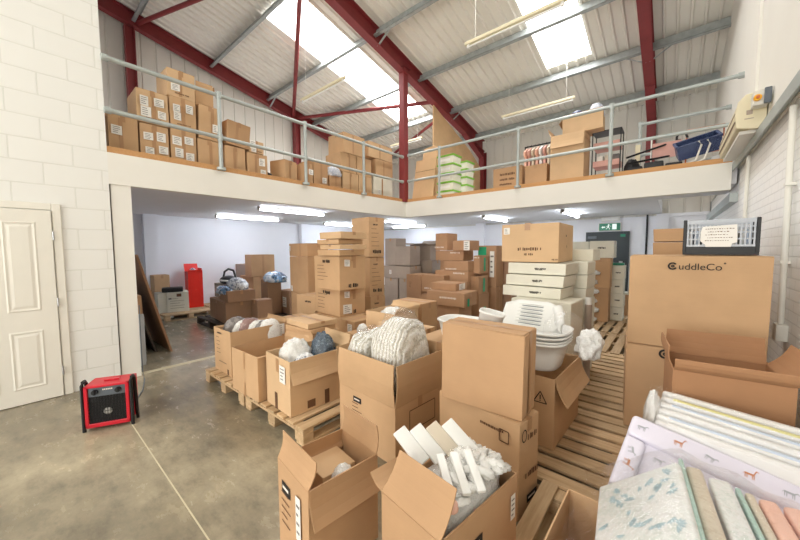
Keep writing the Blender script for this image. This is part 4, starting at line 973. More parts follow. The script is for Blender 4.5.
# ------------------------------------------------------------------ red fan heater
def heater():
    o = empty('fan_heater', (-3.75, .45, 0), math.atan2(.32, .16)); tag(o, 'red industrial fan heater with black grille standing on floor by the white post', 'heater')
    w, h, d = .155, .40, .20; z0 = .03
    mb = MB(); mb.box(-w, w, .0, d, z0, h); mb.box(-w, w, -.02, 0, z0, z0 + .035); mb.box(-w, w, -.02, 0, h - .02, h); mb.box(-w, -w + .025, -.02, 0, z0, h); mb.box(w - .025, w, -.02, 0, z0, h)
    mb.build('case', 'red_paint', o, .004)
    MB().box(-w + .026, w - .026, -.008, -.001, h - .10, h - .021).build('control_strip', 'grey_plastic', o, .002)
    for x in (-.08, .08):
        k = MB().tube([(x, -.008, h - .058), (x, -.03, h - .058)], .022, 16).build('knob', 'black', o)
        MB().box(x - .004, x + .004, -.038, -.028, h - .078, h - .038).build('pointer', 'black', k)
    mb = MB(); rnd = random.Random(4); x = -.03
    while x < .035: mb.box(x, x + .008, -.0095, -.0075, h - .05, h - .038); x += .012
    mb.build('printed_mark', 'ink_white', o)
    MB().box(-w + .026, w - .026, -.004, -.001, z0 + .036, h - .101).build('dark_recess', 'black', o)
    g = MB()
    for k in range(13):
        x = -w + .035 + k * (2 * w - .07) / 12; g.tube([(x, -.014, z0 + .036), (x, -.014, h - .10)], .0022, 5)
    for k in range(8):
        z = z0 + .05 + k * .028; g.tube([(-w + .025, -.014, z), (w - .025, -.014, z)], .0022, 5)
    g.build('grille', 'black_metal', o)
    MB().tube([(0, -.012, z0 + .13), (0, -.004, z0 + .13)], .03, 16).build('fan_hub', 'steel', o)
    for s in (-1, 1):
        x = s * (w + .014)
        MB().tube([(x, -.005, .0), (x, -.005, .2), (x, -.002, h + .005), (x, .02, h + .03), (x, .05, h + .03), (x, .075, h), (x, .10, .2), (x, .12, .0)], .014, 8).build('side_frame', 'black', o)
    MB().box(-.05, .06, .08, .12, h, h + .012).build('top_handle', 'red_paint', o, .004)
    MB().tube([(.05, d, .2), (.06, .32, .08), (.04, .45, .008), (.02, .8, .007), (-.06, 1.16, .008), (-.10, 1.25, .1), (-.10, 1.26, .9)], .006, 6).build('power_cable', 'grey_plastic', o)
heater()

# ------------------------------------------------------------------ right side
NAME = 'CuddleCo'
def put_text(o, w, d, h, txt, size, u, v, face='front'):
    mt = face_mat(face, w, d, h); fw = w if face != 'right' else d
    me = text_mesh(txt, size, 'ink'); p = bpy.data.objects.new('printed_name', me); C.objects.link(p); p.parent = o
    m = mt.copy(); m.translation = mt @ Vector((u * w - w / 2, v * h, .006)); p.matrix_local = m; return p
def logo(o, w, d, h, size, u, v, n=8, tm=False):
    """ring-shaped C with a small curl, then the rest of the name"""
    mt = face_mat('front', w, d, h); x0, y0 = u * w - w / 2, v * h
    mb = MB(); r0, r1 = size * .42, size * .25
    def arc(cx, cy, ra, rb, a0, a1, n):
        for i in range(n):
            a, b = a0 + (a1 - a0) * i / n, a0 + (a1 - a0) * (i + 1) / n
            mb.add([mt @ Vector((cx + r * math.cos(t), cy + r * math.sin(t), .006)) for r, t in ((ra, a), (ra, b), (rb, b), (rb, a))], [(0, 1, 2, 3)])
    cx, cy = x0 + r0, y0 + size * .36
    arc(cx, cy, r0, r1, .6, 2 * PI - .5, 22); arc(cx + .02 * size, cy, r0 * .38, r0 * .1, 0, 2 * PI, 12)
    if tm: arc(x0 + size * 4.55, y0 + size * .75, .006, .002, 0, 2 * PI, 8)
    mb.build('logo_mark', 'ink', o)
    if n > 1: put_text(o, w, d, h, NAME[1:n], size, u + (r0 * 2.15) / w, v)
cc0 = carton('big branded carton, lower of two by brick wall, ring logo on its left', (.505, 3.16), 186, .76, .5, PZ, .815, 'kraft')
logo(cc0, .76, .5, .667, .085, .262, .885, 1)
cc1 = carton('big branded carton, upper of two by brick wall, under grey crate', (.50, 3.12), 182, .75, .5, .82, 1.505, 'kraft', tape=False)
logo(cc1, .75, .5, .683, .066, .30, .86, 8, True)
put_text(cc1, .75, .5, .683, 'W', .045, .285, .035)
for i, (z0, z1) in enumerate([(1.49, 1.62), (1.625, 1.75)]):
    c = carton(['flat branded carton behind grey crate, lower of two', 'flat branded carton behind grey crate, upper of two'][i], (.33, 4.0), 180, .48, .4, z0, z1, 'kraft_mid', flaps=False, group='flat branded cartons behind the crate')
    logo(c, .48, .4, .12, .06, .46, .32, 5)
carton('tall plain carton carrying the two flat branded cartons', (.33, 3.99), 180, .5, .42, PZ, 1.485, 'kraft_mid')
def crate():
    w, d, h = .385, .30, .255
    c, rz = frame((.445, 3.25), 176, w, d); o = empty('folding_crate', (c.x, c.y, 1.513), rz); tag(o, 'black and grey slatted folding crate with handwritten paper sign, on branded carton', 'crate')
    X, Y = w / 2, d / 2
    mb = MB(); mb.box(-X, X, -Y, Y, 0, .008); mb.box(-X, X, -Y - .004, -Y + .014, 0, .06); mb.box(-X, X, Y - .014, Y + .004, 0, .06); mb.box(-X - .004, -X + .014, -Y, Y, 0, .06); mb.box(X - .014, X + .004, -Y, Y, 0, .06); mb.build('base_tray', 'black', o)
    for sx in (-1, 1):
        for sy in (-1, 1): MB().box(*sorted((sx * (X + .005), sx * (X - .016))), *sorted((sy * (Y + .006), sy * (Y - .016))), 0.02, h + .004).build('corner_post', 'black', o, .003)
    for s, nm in ((-1, 'front_panel'), (1, 'back_panel')):
        y = s * (Y - .004); mb = MB()
        mb.box(-X + .016, X - .016, y - .006, y + .006, h - .028, h); mb.box(-X + .016, X - .016, y - .006, y + .006, .06, .075)
        for k in range(17):
            x = -X + .022 + k * (w - .044) / 16; mb.box(x - .0045, x + .0045, y - .005, y + .005, .075, h - .028)
        for z in (.115, .16, .2): mb.box(-X + .016, X - .016, y - .004, y + .004, z - .005, z + .005)
        mb.build(nm, 'grey_crate', o)
    for s in (-1, 1):
        x = s * (X - .004); mb = MB(); mb.box(x - .006, x + .006, -Y + .016, Y - .016, h - .028, h)
        for k in range(11):
            y = -Y + .022 + k * (d - .044) / 10; mb.box(x - .005, x + .005, y - .0045, y + .0045, .06, h - .028)
        for z in (.115, .16, .2): mb.box(x - .004, x + .004, -Y + .016, Y - .016, z - .005, z + .005)
        mb.build('end_panel', 'grey_crate', o)
    s = MB(); y = -Y - .012
    s.prism([(-.10, y, .10), (-.075, y, .075), (-.07, y, .058), (.06, y, .058), (.065, y, .082), (.09, y, .09), (.085, y, .215), (-.09, y, .205), (-.10, y, .17)], (0, .002, 0))
    p = s.build('paper_sign', 'paper', o)
    mb = MB(); rnd = random.Random(3)
    for r in range(5):
        x = -.075 + .012 * (r % 2); z = .185 - r * .021
        while x < .065 - .015 * (r % 3):
            ww = rnd.uniform(.005, .011); mb.box(x, x + ww, y - .0008, y - .0004, z, z + rnd.uniform(.0025, .006)); x += ww + rnd.uniform(.003, .007)
    mb.build('handwriting', 'ink_brown', p)
    mb = MB()
crate()
rnd = random.Random(9)
for i in range(10):
    o = MB().box(-.012, .012, -.10, .10, 0, .17).build('leaflet', ('paper', 'mat_blue', 'black', 'paper')[i % 4], None, .002, 1, (.10 + .034 * i, 3.42, 1.523))
    tag(o, 'upright leaflet stored inside the grey folding crate', 'leaflet', 'leaflets inside the crate')
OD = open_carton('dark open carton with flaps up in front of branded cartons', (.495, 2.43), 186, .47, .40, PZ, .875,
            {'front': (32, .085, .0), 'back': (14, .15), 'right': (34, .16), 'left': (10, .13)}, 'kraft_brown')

# changing mats -----------------------------------------------------
mats = [('mat_white', 'white changing mat in clear bag, rearmost of the upright row'), ('mat_yellow', 'pale yellow changing mat in the upright row'), ('mat_blue', 'pale blue changing mat in the upright row'),
        ('mat_white', 'white changing mat in the middle of the upright row'), ('mat_blue', 'pale blue changing mat, nearer one in the upright row'), ('mat_white', 'white changing mat just behind the lilac mat')]
ud = Vector((.975, -.20, -.05)).normalized()
for i, (m, lab) in enumerate(mats):
    y = 2.375 - .056 * i
    o = slab('changing_mat', 'mat_white', ud, (.02, .08, 1), ud.cross(Vector((.02, .08, 1))), (-.035 - .004 * i, y - .055, PZ + .005), .64, .60 - .012 * i, .04, None, .018, 4)
    tag(o, lab, 'changing mat', 'changing mats standing in a row')
    p = slab('printed_edge', m, (1, 0, 0), (0, 1, 0), (0, 0, 1), (.05, .585 - .012 * i, .004), .54, .018, .032, o, .008, 2)
o = blob('plastic_film', 'clear bag gathered at left end of the upright changing mats', 'film', (-.04, 2.20, .42), (.06, .15, .38), 121, 'clear_film', amp=.4, flatb=.6)
o = blob('bag_end', 'crumpled white bag end at left of upright changing mats', 'bag', (-.05, 2.22, .40), (.045, .13, .39), 122, 'bag_white', amp=.4, flatb=.8)
# film sheet over the upright row
mb = MB(); n, m_ = 24, 10
vs = []; rnd = random.Random(2)
for j in range(m_ + 1):
    for i in range(n + 1):
        p = Vector((-.06, 2.36, .775)) + ud * (.66 * i / n) + Vector((-.01, -.39 * j / m_, -.05 * j / m_)); p.z += .016 * noise.noise(p * 22) ; vs.append(p)
mb.add(vs, [(j * (n + 1) + i, j * (n + 1) + i + 1, (j + 1) * (n + 1) + i + 1, (j + 1) * (n + 1) + i) for j in range(m_) for i in range(n)], True)
o = mb.build('plastic_film', 'clear_film'); tag(o, 'clear plastic sheet over the tops of the upright changing mats', 'film')

def lilac():
    u = Vector((.975, -.075, -.17)).normalized(); v = Vector((.03, -.84, -.53)); v = (v - u * v.dot(u)).normalized(); n = u.cross(v); 
    if n.z < 0: n = -n
    org = Vector((-.125, 2.02, .695))
    o = slab('changing_mat', 'mat_lilac', u, v, u.cross(v), org, .74, .40, .03, None, .014, 4); tag(o, 'lilac changing mat with padded rim and little animal print, leaning face up', 'changing mat')
    sg = 1 if u.cross(v).z > 0 else -1
    zt = .03 if sg > 0 else 0
    def pad(x0, x1, y0, y1, nm):
        mb = MB(); mb.box(x0, x1, y0, y1, zt - .03, zt + .03); p = mb.build(nm, 'mat_lilac', o, .028, 5)
        for q in p.data.polygons: q.use_smooth = True
    pad(0, .74, .0, .12, 'padded_rim'); pad(0, .085, .125, .40, 'padded_rim'); pad(.655, .74, .125, .31, 'padded_rim')
    rnd = random.Random(11)
    def beast(mb, cx, cy, s, rot, tall):
        z = zt + sg * (.0315 if (cy < .11 or cx < .08 or cx > .66) else .0012) 
        def q(pts):
            P = []
            for a, b in pts:
                a, b = a * s, b * s; P.append((cx + a * math.cos(rot) - b * math.sin(rot), cy + a * math.sin(rot) + b * math.cos(rot), z))
            mb.poly(P)
        q([(-.5, -.12), (.4, -.16), (.42, .14), (-.5, .12)])
        for lx in (-.48, -.3, .18, .34): q([(lx, .1), (lx + .09, .1), (lx + .08, .62), (lx + .02, .62)])
        if tall: q([(.3, -.1), (.42, -.1), (.62, -.75), (.52, -.78)]); q([(.5, -.72), (.62, -.78), (.8, -.66), (.76, -.6)])
        else: q([(.32, -.12), (.42, .0), (.66, -.3), (.55, -.36)]); q([(.52, -.34), (.66, -.36), (.82, -.16), (.74, -.12)])
        q([(-.5, -.1), (-.5, -.04), (-.62, .2), (-.66, .18)])
    A, B_ = MB(), MB()
    for k, (x, y) in enumerate([(.05, .06), (.19, .055), (.30, .06), (.42, .055), (.53, .06), (.66, .05), (.045, .2), (.045, .27), (.14, .17), (.36, .165), (.58, .17), (.25, .25), (.5, .24)]):
        beast(B_ if k % 2 == 0 else A, x, y, .032, rnd.uniform(-.4, .4) + (PI / 2 if x < .08 and y > .15 else 0), k % 2)
    A.build('animal_print', 'print_brown', o); B_.build('animal_print', 'print_grey', o)
lilac()
carton('carton under the lilac changing mat', (.5, 1.78), 180, .6, .22, PZ, .43, 'kraft')
# front row of mats, edges up, running towards the camera
fr_ = [('leaf_print', -.005, .115, .30, .73, 'leaf print changing mat lying open at left of front row'), ('mat_teal', .045, .02, .0, .69, 'teal edged changing mat, thin one left of the beige mat'), ('mat_beige', .068, .055, 0, .675, 'beige changing mat in front row at bottom right'),
       ('leaf_print', .135, .07, 0, .66, 'leaf print changing mat between beige and teal ones in front row'), ('mat_teal', .213, .02, 0, .645, 'teal changing mat right of the leaf print one'), ('mat_beige', .238, .03, 0, .64, 'narrow beige changing mat left of the peach ones'),
       ('mat_peach', .272, .055, 0, .64, 'peach changing mat, left of two at bottom right corner'), ('mat_peach', .332, .07, 0, .645, 'peach changing mat, right of two at bottom right corner')]
for i, (m, x, th, tl, zt, lab) in enumerate(fr_):
    if i == 0: continue
    yl = 1.745
    v = Vector((-.10, .0, 1)).normalized(); u = Vector((.10, -1, .0)).normalized(); u = (u - v * u.dot(v)).normalized()
    nrm = u.cross(v)
    o = slab('changing_mat', m, u, v, nrm, Vector((x + th, yl, zt)) - v * (zt - PZ - .02), .85, (zt - PZ - .02), th - .004, None, min(.018, th * .4), 4)
    tag(o, lab, 'changing mat', 'changing mats in the front row')
u = Vector((.10, -1, .0)).normalized(); v = Vector((-.74, -.05, -.62)); v = (v - u * v.dot(u)).normalized()
o = slab('changing_mat', 'leaf_print', u, v, u.cross(v), (.045, 1.66, .715), .85, .34, .03, None, .014, 4); tag(o, fr_[0][5], 'changing mat', 'changing mats in the front row')
rnd = random.Random(21); mb = MB()
w = u.cross(v); zt = .0315 if w.z > 0 else -.0015
for k in range(44):
    cx, cy = rnd.uniform(.04, .6), rnd.uniform(.03, .31); rot = rnd.uniform(0, 6); s = rnd.uniform(.016, .032)
    for j in range(5):
        a = rot + (j - 2) * .6; c_, s_ = math.cos(a), math.sin(a)
        mb.poly([(cx, cy, zt), (cx + s * .6 * c_ - s * .16 * s_, cy + s * .6 * s_ + s * .16 * c_, zt), (cx + s * c_, cy + s * s_, zt), (cx + s * .6 * c_ + s * .16 * s_, cy + s * .6 * s_ - s * .16 * c_, zt)])
mb.build('leaf_print', 'print_blue', o)
# clear bag over the front row
mb = MB(); vs = []; n, m_ = 22, 22
for j in range(m_ + 1):
    for i in range(n + 1):
        t = i / n; s = j / m_; x = -.27 + .71 * t; y = 1.70 - .95 * s
        z = (.75 if x > .03 else .75 + (x - .03) * .78) - max(0, x - .05) * .22 + .018 * noise.noise(Vector((x * 12, y * 12, 3))) + .02
        if j == 0: z -= .10; y += .01
        vs.append((x, y, z))
mb.add(vs, [(j * (n + 1) + i, j * (n + 1) + i + 1, (j + 1) * (n + 1) + i + 1, (j + 1) * (n + 1) + i) for j in range(m_) for i in range(n)], True)
o = mb.build('plastic_film', 'clear_film'); tag(o, 'clear plastic bag over the front row of changing mats at bottom right', 'film')

# ------------------------------------------------------------------ goods on the left deck
def deck_box(label, y0, y1, z0, z1, depth=.5, x=-5.27, mat='kraft', labels=2, tilt=(0, 0), a=180, seed=0, **kw):
    rnd = random.Random(seed + int(y0 * 100)); mk = []
    cells = [(.27, .68), (.72, .70), (.3, .36), (.74, .34)]; rnd.shuffle(cells)
    for k in range(labels): mk.append(('label', 'right', cells[k][0] + rnd.uniform(-.04, .04), cells[k][1] + rnd.uniform(-.05, .05), rnd.uniform(.08, .11), rnd.uniform(.09, .13)))
    mk.append(('tapev', 'right', rnd.uniform(.4, .6), .5, .04, (z1 - z0) * .9))
    if labels: mk.append(('btext', 'right', .5, .15, .16, .02))
    return carton(label, (x, y0), a, depth, y1 - y0, z0, z1, mat, mk, tilt=tilt, **kw)
D0 = DK + .005
g_ = 'wrapped cartons along the left deck'
deck_box('wrapped wicker textured carton, first on bottom row of left deck', .79, 1.08, D0, 3.22, mat='kraft', labels=1, group=g_)
deck_box('taped carton with many white labels, second on bottom row of left deck', 1.10, 1.41, D0, 3.20, labels=4, group=g_)
deck_box('taped carton with white labels, third on bottom row of left deck', 1.43, 1.74, D0, 3.23, labels=4, group=g_)
deck_box('taped carton without labels, left of first rail post on left deck', 1.76, 2.06, D0, 3.17, labels=0, group=g_)
deck_box('flat torn carton lying behind rail at far left of deck', .62, 1.0, 3.225, 3.33, labels=0, x=-5.45, mat='kraft_mid', group=g_)
deck_box('labelled carton in upper row, first from left on left deck', 1.08, 1.42, 3.215, 3.63, labels=4, mat='kraft_light', group=g_)
deck_box('labelled carton in upper row, second from left on left deck', 1.44, 1.75, 3.235, 3.655, labels=3, group=g_)
deck_box('slightly tilted carton in upper row beside the rail post', 1.78, 2.07, 3.18, 3.66, labels=1, tilt=(-.04, 0), group=g_)
deck_box('carton on very top of the left deck stack, white label on it', 1.42, 1.75, 3.665, 4.02, labels=1, tilt=(0, .05), mat='kraft_light', group=g_)
open_carton('open carton with raised flap behind topmost left deck carton', (-5.35, 1.78), 180, .4, .24, 3.665, 3.86, {'right': (5, .14), 'back': (10, .14), 'left': (10, .14)}, 'kraft')
deck_box('carton right of first rail post on left deck, lower one', 2.13, 2.43, D0, 3.16, labels=0, group=g_)
deck_box('tilted carton right of first rail post on left deck, upper one', 2.15, 2.50, 3.19, 3.55, labels=0, tilt=(-.08, .04), mat='kraft_mid', group=g_)
deck_box('carton with paper scraps, second right of first rail post', 2.46, 2.80, D0, 3.13, labels=2, group=g_)
deck_box('small labelled carton on the one with paper scraps', 2.50, 2.74, 3.14, 3.33, labels=2, mat='kraft_light', group=g_)
blob('bin_bag', 'black plastic bag between two cartons on left deck', 'bag', (-5.5, 2.93, D0), (.14, .07, .22), 131, 'black', amp=.4, sub=3)
deck_box('carton turned at an angle, left of the second rail post', 3.12, 3.42, D0, 3.15, depth=.35, labels=0, a=196, group=g_)
deck_box('narrow carton just right of second rail post on left deck', 3.52, 3.70, D0, 3.17, labels=1, group=g_)
deck_box('carton, second right of second rail post on left deck', 3.72, 4.05, D0, 3.28, labels=1, mat='kraft_mid', group=g_)
deck_box('carton under the blue and white cloth on left deck', 4.09, 4.38, D0, 3.12, labels=0, mat='kraft_mid', group=g_)
blob('patterned_cloth', 'blue and white patterned cloth bundle hanging over deck carton', 'cloth', (-5.38, 4.24, 3.03), (.2, .19, .22), 133, 'pattern_cloth', amp=.4)
deck_box('carton in bottom row left of third rail post', 4.43, 4.86, D0, 3.17, labels=0, mat='kraft_light', group=g_)
deck_box('carton in bottom row right of third rail post', 4.88, 5.27, D0, 3.17, labels=0, mat='kraft_light', group=g_)
deck_box('carton in middle row left of third rail post', 4.38, 4.80, 3.175, 3.56, labels=0, group=g_)
deck_box('carton in middle row right of third rail post', 4.82, 5.26, 3.175, 3.56, labels=0, group=g_)
deck_box('carton topping the stack at third rail post', 4.46, 5.06, 3.57, 3.98, labels=0, group=g_)
deck_box('white carton beside the red corner post on left deck', 5.33, 5.98, D0, 3.23, labels=1, mat='white_card', group=g_)
deck_box('tall carton on the white carton beside red corner post', 5.40, 5.98, 3.235, 3.63, labels=0, group=g_)
deck_box('wide carton topping the stack beside red corner post', 5.18, 5.98, 3.64, 3.98, labels=0, mat='kraft_light', group=g_)

# ------------------------------------------------------------------ goods on the right deck
mb = MB(); ys = [7.38, 10.12]
mb.prism([(0, 0, 0), (0, ys[1] - ys[0], 0), (0, ys[1] - ys[0], roof(ys[1]) - .95 - DK), (0, 2.05, roof(9.43) - .72 - DK), (0, 0, roof(ys[0]) - .42 - DK)], (-.035, 0, 0))
o = mb.build('partition_board', 'mdf', None, 0, 1, (LX - .012, ys[0], DK + .002)); tag(o, 'tall fibreboard partition under the sloping corner rafter', 'board')
mb = MB(); P = [(0, 0, 0), (.42, 0, 0), (.42, .12, 1.30)] + [(.42 - .10 + .10 * math.cos(a), .12 + .0092 * math.sin(a) * 10 * .1, 1.30 + .10 * math.sin(a)) for a in (.4, .8, 1.2, PI / 2)] + [(.02, .125, 1.36), (0, .12, 1.3)]
mb.prism(P, (0, .025, 0)); o = mb.build('leaning_board', 'mdf', None, 0, 1, (-4.9, 6.62, DK + .003)); tag(o, 'round cornered fibreboard sheet leaning behind the front one', 'board')
mb = MB(); mb.prism([(.05, 0, 0), (.66, 0, 0), (.70, .10, 1.0), (.12, .10, 1.0)], (0, .03, 0)); o = mb.build('leaning_board', 'mdf', None, 0, 1, (-5.0, 6.33, DK + .003)); tag(o, 'low fibreboard sheet leaning right of the red corner post', 'board')
MB().box(.12, .70, .071, .076, .72, .726).build('crease', 'ink_brown', o)
def tray(label, x, y, z, w, d, h, group):
    o = empty('storage_box', (x, y, z)); tag(o, label, 'box', group)
    MB().prism([(-w / 2 + .02, -d / 2, 0), (w / 2 - .02, -d / 2, 0), (w / 2, -d / 2, h - .03), (-w / 2, -d / 2, h - .03)], (0, d, 0)).build('box_body', 'white_card', o, .006)
    mb = MB(); mb.box(-w / 2 - .012, w / 2 + .012, -d / 2 - .012, d / 2 + .012, h - .045, h - .004); mb.build('lid', 'green_lid', o, .008, 2)
    MB().box(-w * .3, w * .3, -d / 2 - .004, -d / 2 + .01, .05, .10).build('grip_panel', 'paper', o)
    return o
od = ['bottom', 'second from bottom', 'middle', 'second from top', 'top']
for i in range(5): tray('white storage box with green lid, %s of left stack on right deck' % od[i], -4.05, 6.6, D0 + .2 * i, .42, .36, .2, 'green lidded boxes, left stack')
for i in range(5): tray('white storage box with green lid, %s of right stack on right deck' % od[i], -3.83, 6.95, D0 + .178 * i, .28, .34, .178, 'green lidded boxes, right stack')
carton('wide wrapped carton with dark lettering, left one on right deck', (-2.28, 6.36), 180, .58, .45, D0, 3.17, 'kraft_mid', [('btext', 'front', .5, .72, .3, .05), ('btext', 'front', .5, .5, .3, .05), ('btext', 'front', .45, .3, .25, .04)])
carton('wrapped carton under the hanging clothes, right of the lettered one', (-1.84, 6.40), 180, .40, .42, D0, 3.14, 'kraft_mid')
def rack():
    o = empty('clothes_rack', (-2.45, 7.0, D0)); tag(o, 'dark metal clothes rack behind wrapped cartons on right deck', 'rack')
    for x in (0, .72): MB().tube([(x, 0, 0), (x, 0, .98)], .014, 8).build('upright', 'black_metal', o); MB().tube([(x, -.2, .014), (x, .2, .014)], .014, 8).build('foot', 'black_metal', o)
    MB().tube([(0, 0, .97), (.72, 0, .97)], .014, 8).build('hanging_rail', 'black_metal', o)
rack()
cols = ['mat_peach', 'pink', 'mat_beige', 'mat_peach', 'mat_white', 'pink', 'mat_beige', 'mat_white', 'navy_print']
names = ['peach', 'pink', 'beige', 'peach', 'white', 'pink', 'beige', 'white', 'dark navy']
for i in range(9):
    o = empty('hanging_garment', (-2.40 + .075 * i, 7.0, D0 + .97)); tag(o, '%s baby garment hanging %s from left on the clothes rack' % (names[i], ['first', 'second', 'third', 'fourth', 'fifth', 'sixth', 'seventh', 'eighth', 'ninth'][i]), 'garment', 'garments on the clothes rack')
    MB().tube([(0, 0, -.0), (0, .02, .02), (0, 0, .03), (0, -.01, -.03), (0, -.12, -.09)], .003, 5).build('hanger', 'black_metal', o)
    mb = MB(); t = .022
    mb.prism([(-t, -.04, -.04), (-t, .04, -.04), (-t, .2, -.14), (-t, .17, -.24), (-t, .12, -.2), (-t, .14, -.55), (-t, -.14, -.55), (-t, -.12, -.2), (-t, -.17, -.24), (-t, -.2, -.14)], (2 * t, 0, 0)); mb.build('cloth', cols[i], o, .012, 2)
open_carton('big open carton with front flap folded down on right deck', (-1.23, 6.36), 180, .54, .5, D0, 3.58, {'front': (165, .24), 'left': (20, .15), 'right': (172, .1)}, 'kraft_light')
open_carton('open carton perched on top of the big one, dark cloth inside', (-.98, 6.5), 184, .62, .4, 3.60, 3.92, {'front': (-5, .02), 'left': (150, .12)}, 'kraft_light', tilt=(0, -.03))
blob('cloth_bundle', 'dark navy cloth bundle in the topmost deck carton', 'cloth', (-1.42, 6.70, 3.82), (.15, .12, .24), 141, 'navy_print', amp=.3)
blob('patterned_cloth', 'white patterned cloth bundle in the topmost deck carton', 'cloth', (-1.12, 6.70, 3.82), (.13, .12, .29), 143, 'pattern_cloth', amp=.25)
def shelf():
    o = empty('shelf_unit', (-1.17, 6.75, D0)); tag(o, 'dark framed shelf unit with pink shelves beside big open carton', 'shelf unit'); w, d, h = .42, .35, .90
    for x in (0, w):
        for y in (0, d): MB().box(x - .008, x + .008, y - .008, y + .008, 0, h).build('upright', 'black_metal', o)
    for z in (.03, .30, .62): MB().box(.012, w - .012, 0, d, z, z + .10).build('shelf_board', 'pink', o, .004)
    MB().box(-.012, w + .012, -.012, d, h, h + .015).build('top_board', 'black_metal', o)
shelf()
for i in range(3):
    o = MB().box(-.05, .05, -.1, .1, 0, .10).build('folded_cloth', ('paper', 'mat_beige', 'grey_wrap')[i], None, .015, 3, (-1.06 + .12 * i, 6.92, D0 + .402))
    tag(o, ['folded white cloth on pink shelf unit', 'folded beige cloth on pink shelf unit', 'folded grey cloth on pink shelf unit'][i], 'cloth', 'folded cloths on the pink shelf unit')
def tub():
    o = empty('blue_crate', (.02, 6.42, D0 + .14), .02); o.rotation_euler = (.5, -.22, .05); tag(o, 'speckled navy blue crate tilted on right deck near the shutter housing', 'crate')
    w, d, h = .48, .26, .2
    mb = MB(); t = .012
    mb.box(0, w, 0, t, 0, h); mb.box(0, w, d - t, d, 0, h); mb.box(0, t, t, d - t, 0, h); mb.box(w - t, w, t, d - t, 0, h); mb.box(0, w, 0, d, 0, t); mb.build('crate_body', 'navy_print', o)
    mb = MB(); mb.box(-.012, w + .012, -.012, .02, h - .02, h + .01); mb.box(-.012, w + .012, d - .02, d + .012, h - .02, h + .01); mb.box(-.012, .02, .02, d - .02, h - .02, h + .01); mb.box(w - .02, w + .012, .02, d - .02, h - .02, h + .01); mb.build('rim', 'navy_print', o)
tub()
o = empty('folding_stand', (.0, 6.30, D0)); tag(o, 'white tubular stand frame in front of the navy blue crate', 'frame')
for x in (.20, .29): MB().tube([(x + .02, -.03, .36), (x + .05, -.035, .30), (x, -.03, .1), (x - .10, -.02, .06), (-.25, .0, .05)], .012, 8).build('frame_tube', 'white_paint', o)
MB().tube([(-.45, .02, .014), (.1, 0, .07), (.45, .02, .12)], .012, 8).build('frame_tube', 'rail_grey', o)
MB().tube([(-.45, .02, .014), (-.2, .03, .014), (.45, .03, .014)], .013, 8).build('base_tube', 'white_paint', o)
MB().box(.36, .46, -.04, .04, .02, .12).build('bracket', 'grey_panel', o, .01)
for i, (p, q, lab) in enumerate([((-.62, 6.36, 3.0), (.02, 6.9, 3.28), 'upper long black tube leaning across right deck clutter'), ((-.60, 6.34, 2.9), (-.05, 6.8, 3.03), 'lower long black tube leaning across right deck clutter')]):
    rod('black_tube', p, q, .016, 'black_metal', lab, 'tube')
o = MB().tube([(0, 0, 0), (0, 0, .2), (.04, 0, .25), (.1, 0, .24), (.13, 0, .16)], .016, 8).build('bent_handle', 'black_metal', None, 0, 1, (-.02, 6.85, 3.12)); tag(o, 'bent black handle beside the upper end of the black tubes', 'handle')
for i, (x0, x1, z1) in enumerate([(-.62, -.42, .16), (-.40, -.16, .20), (-.14, .06, .15)]):
    o = MB().box(0, x1 - x0, 0, .2, 0, z1).build('foam_block', 'black', None, .02, 2, (x0, 6.45, D0)); tag(o, ['black foam block, left of three on right deck edge', 'black foam block, middle of three on right deck edge', 'black foam block, right of three on right deck edge'][i], 'block', 'black foam blocks')
    MB().box(.05, .12, -.003, 0.0, .03, .09).build('label', 'paper', o)
blob('dark_bundle', 'black crumpled bundle right of the last rail post', 'bundle', (-.58, 6.7, D0), (.12, .12, .34), 151, 'black', amp=.5)
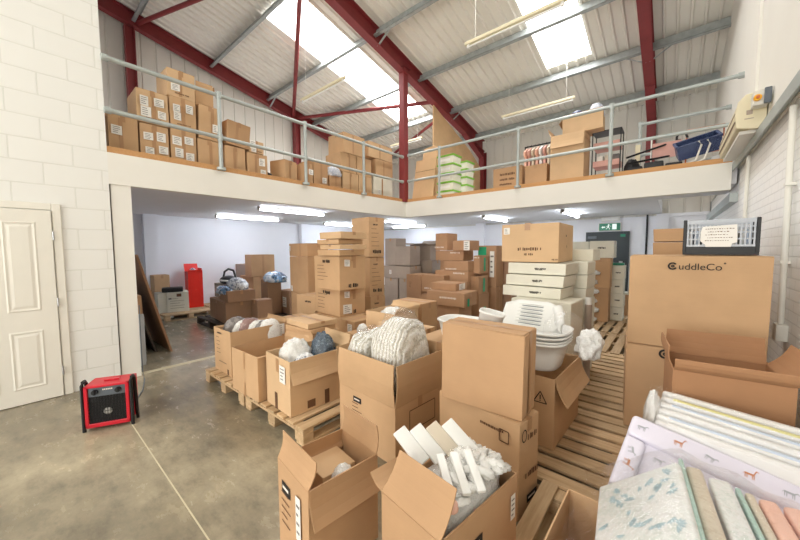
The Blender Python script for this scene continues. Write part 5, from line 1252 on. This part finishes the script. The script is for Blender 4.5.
for i, (x0, x1, y, z1) in enumerate([(-.33, .06, 6.75, 3.36), (.10, .52, 6.95, 3.42)]):
    o = empty('bed_frame', (x0, y, D0)); tag(o, ['white framed pink panel standing behind black tubes on right deck', 'copper framed pink panel behind navy crate on right deck'][i], 'frame'); w = x1 - x0; h = z1 - D0
    MB().tube([(0, 0, 0), (0, 0, h), (w, 0, h), (w, 0, 0)], .013, 8).build('frame_tube', ('white_paint', 'orange')[i], o)
    MB().box(.014, w - .014, -.006, .006, h * .45, h * .82).build('pink_panel', 'pink', o)
o = MB().box(0, .07, 0, .03, 0, .62).build('plank', 'cream', None, .003, 1, (-.56, 6.95, D0)); tag(o, 'short cream plank standing upright on right deck', 'plank')

# ------------------------------------------------------------------ light and camera
def area(name, loc, size, rot, power, col):
    l = bpy.data.lights.new(name, 'AREA'); l.shape = 'RECTANGLE'; l.size, l.size_y = size; l.energy = power; l.color = col
    o = bpy.data.objects.new(name, l); C.objects.link(o); o.location = loc; o.rotation_euler = rot; return o
area('daylight_door', ((OX0 + OX1) / 2, FY - .1, OZ / 2), (OX1 - OX0, OZ), (PI / 2, 0, 0), 400, (1, .985, .955))
w = bpy.data.worlds.new('sky'); S.world = w; w.use_nodes = True; bg = w.node_tree.nodes['Background']
sk = w.node_tree.nodes.new('ShaderNodeTexSky'); sk.sky_type = 'HOSEK_WILKIE'; sk.turbidity = 6; sk.sun_direction = (.3, -.5, .8)
w.node_tree.links.new(sk.outputs[0], bg.inputs[0]); bg.inputs[1].default_value = .6

cam = bpy.data.cameras.new('camera'); co = bpy.data.objects.new('camera', cam); C.objects.link(co); S.camera = co
cam.sensor_fit = 'HORIZONTAL'; cam.sensor_width = 36; cam.lens = 322.914 / 800 * 36; cam.clip_start = .05; cam.clip_end = 200
yaw, pit, rol = .700825, .0652759, -.00467889
f = Vector((-math.sin(yaw) * math.cos(pit), math.cos(yaw) * math.cos(pit), -math.sin(pit))); r = Vector((math.cos(yaw), math.sin(yaw), 0)); u = r.cross(f)
rr = r * math.cos(rol) + u * math.sin(rol); uu = -r * math.sin(rol) + u * math.cos(rol)
mt = Matrix((rr, uu, -f)).transposed().to_4x4(); mt.translation = (0, 0, 1.567); co.matrix_world = mt
S.view_settings.view_transform = 'Standard'; S.view_settings.look = 'None'; S.view_settings.gamma = 1; S.view_settings.exposure = 0.08; S.view_settings.use_curve_mapping = False
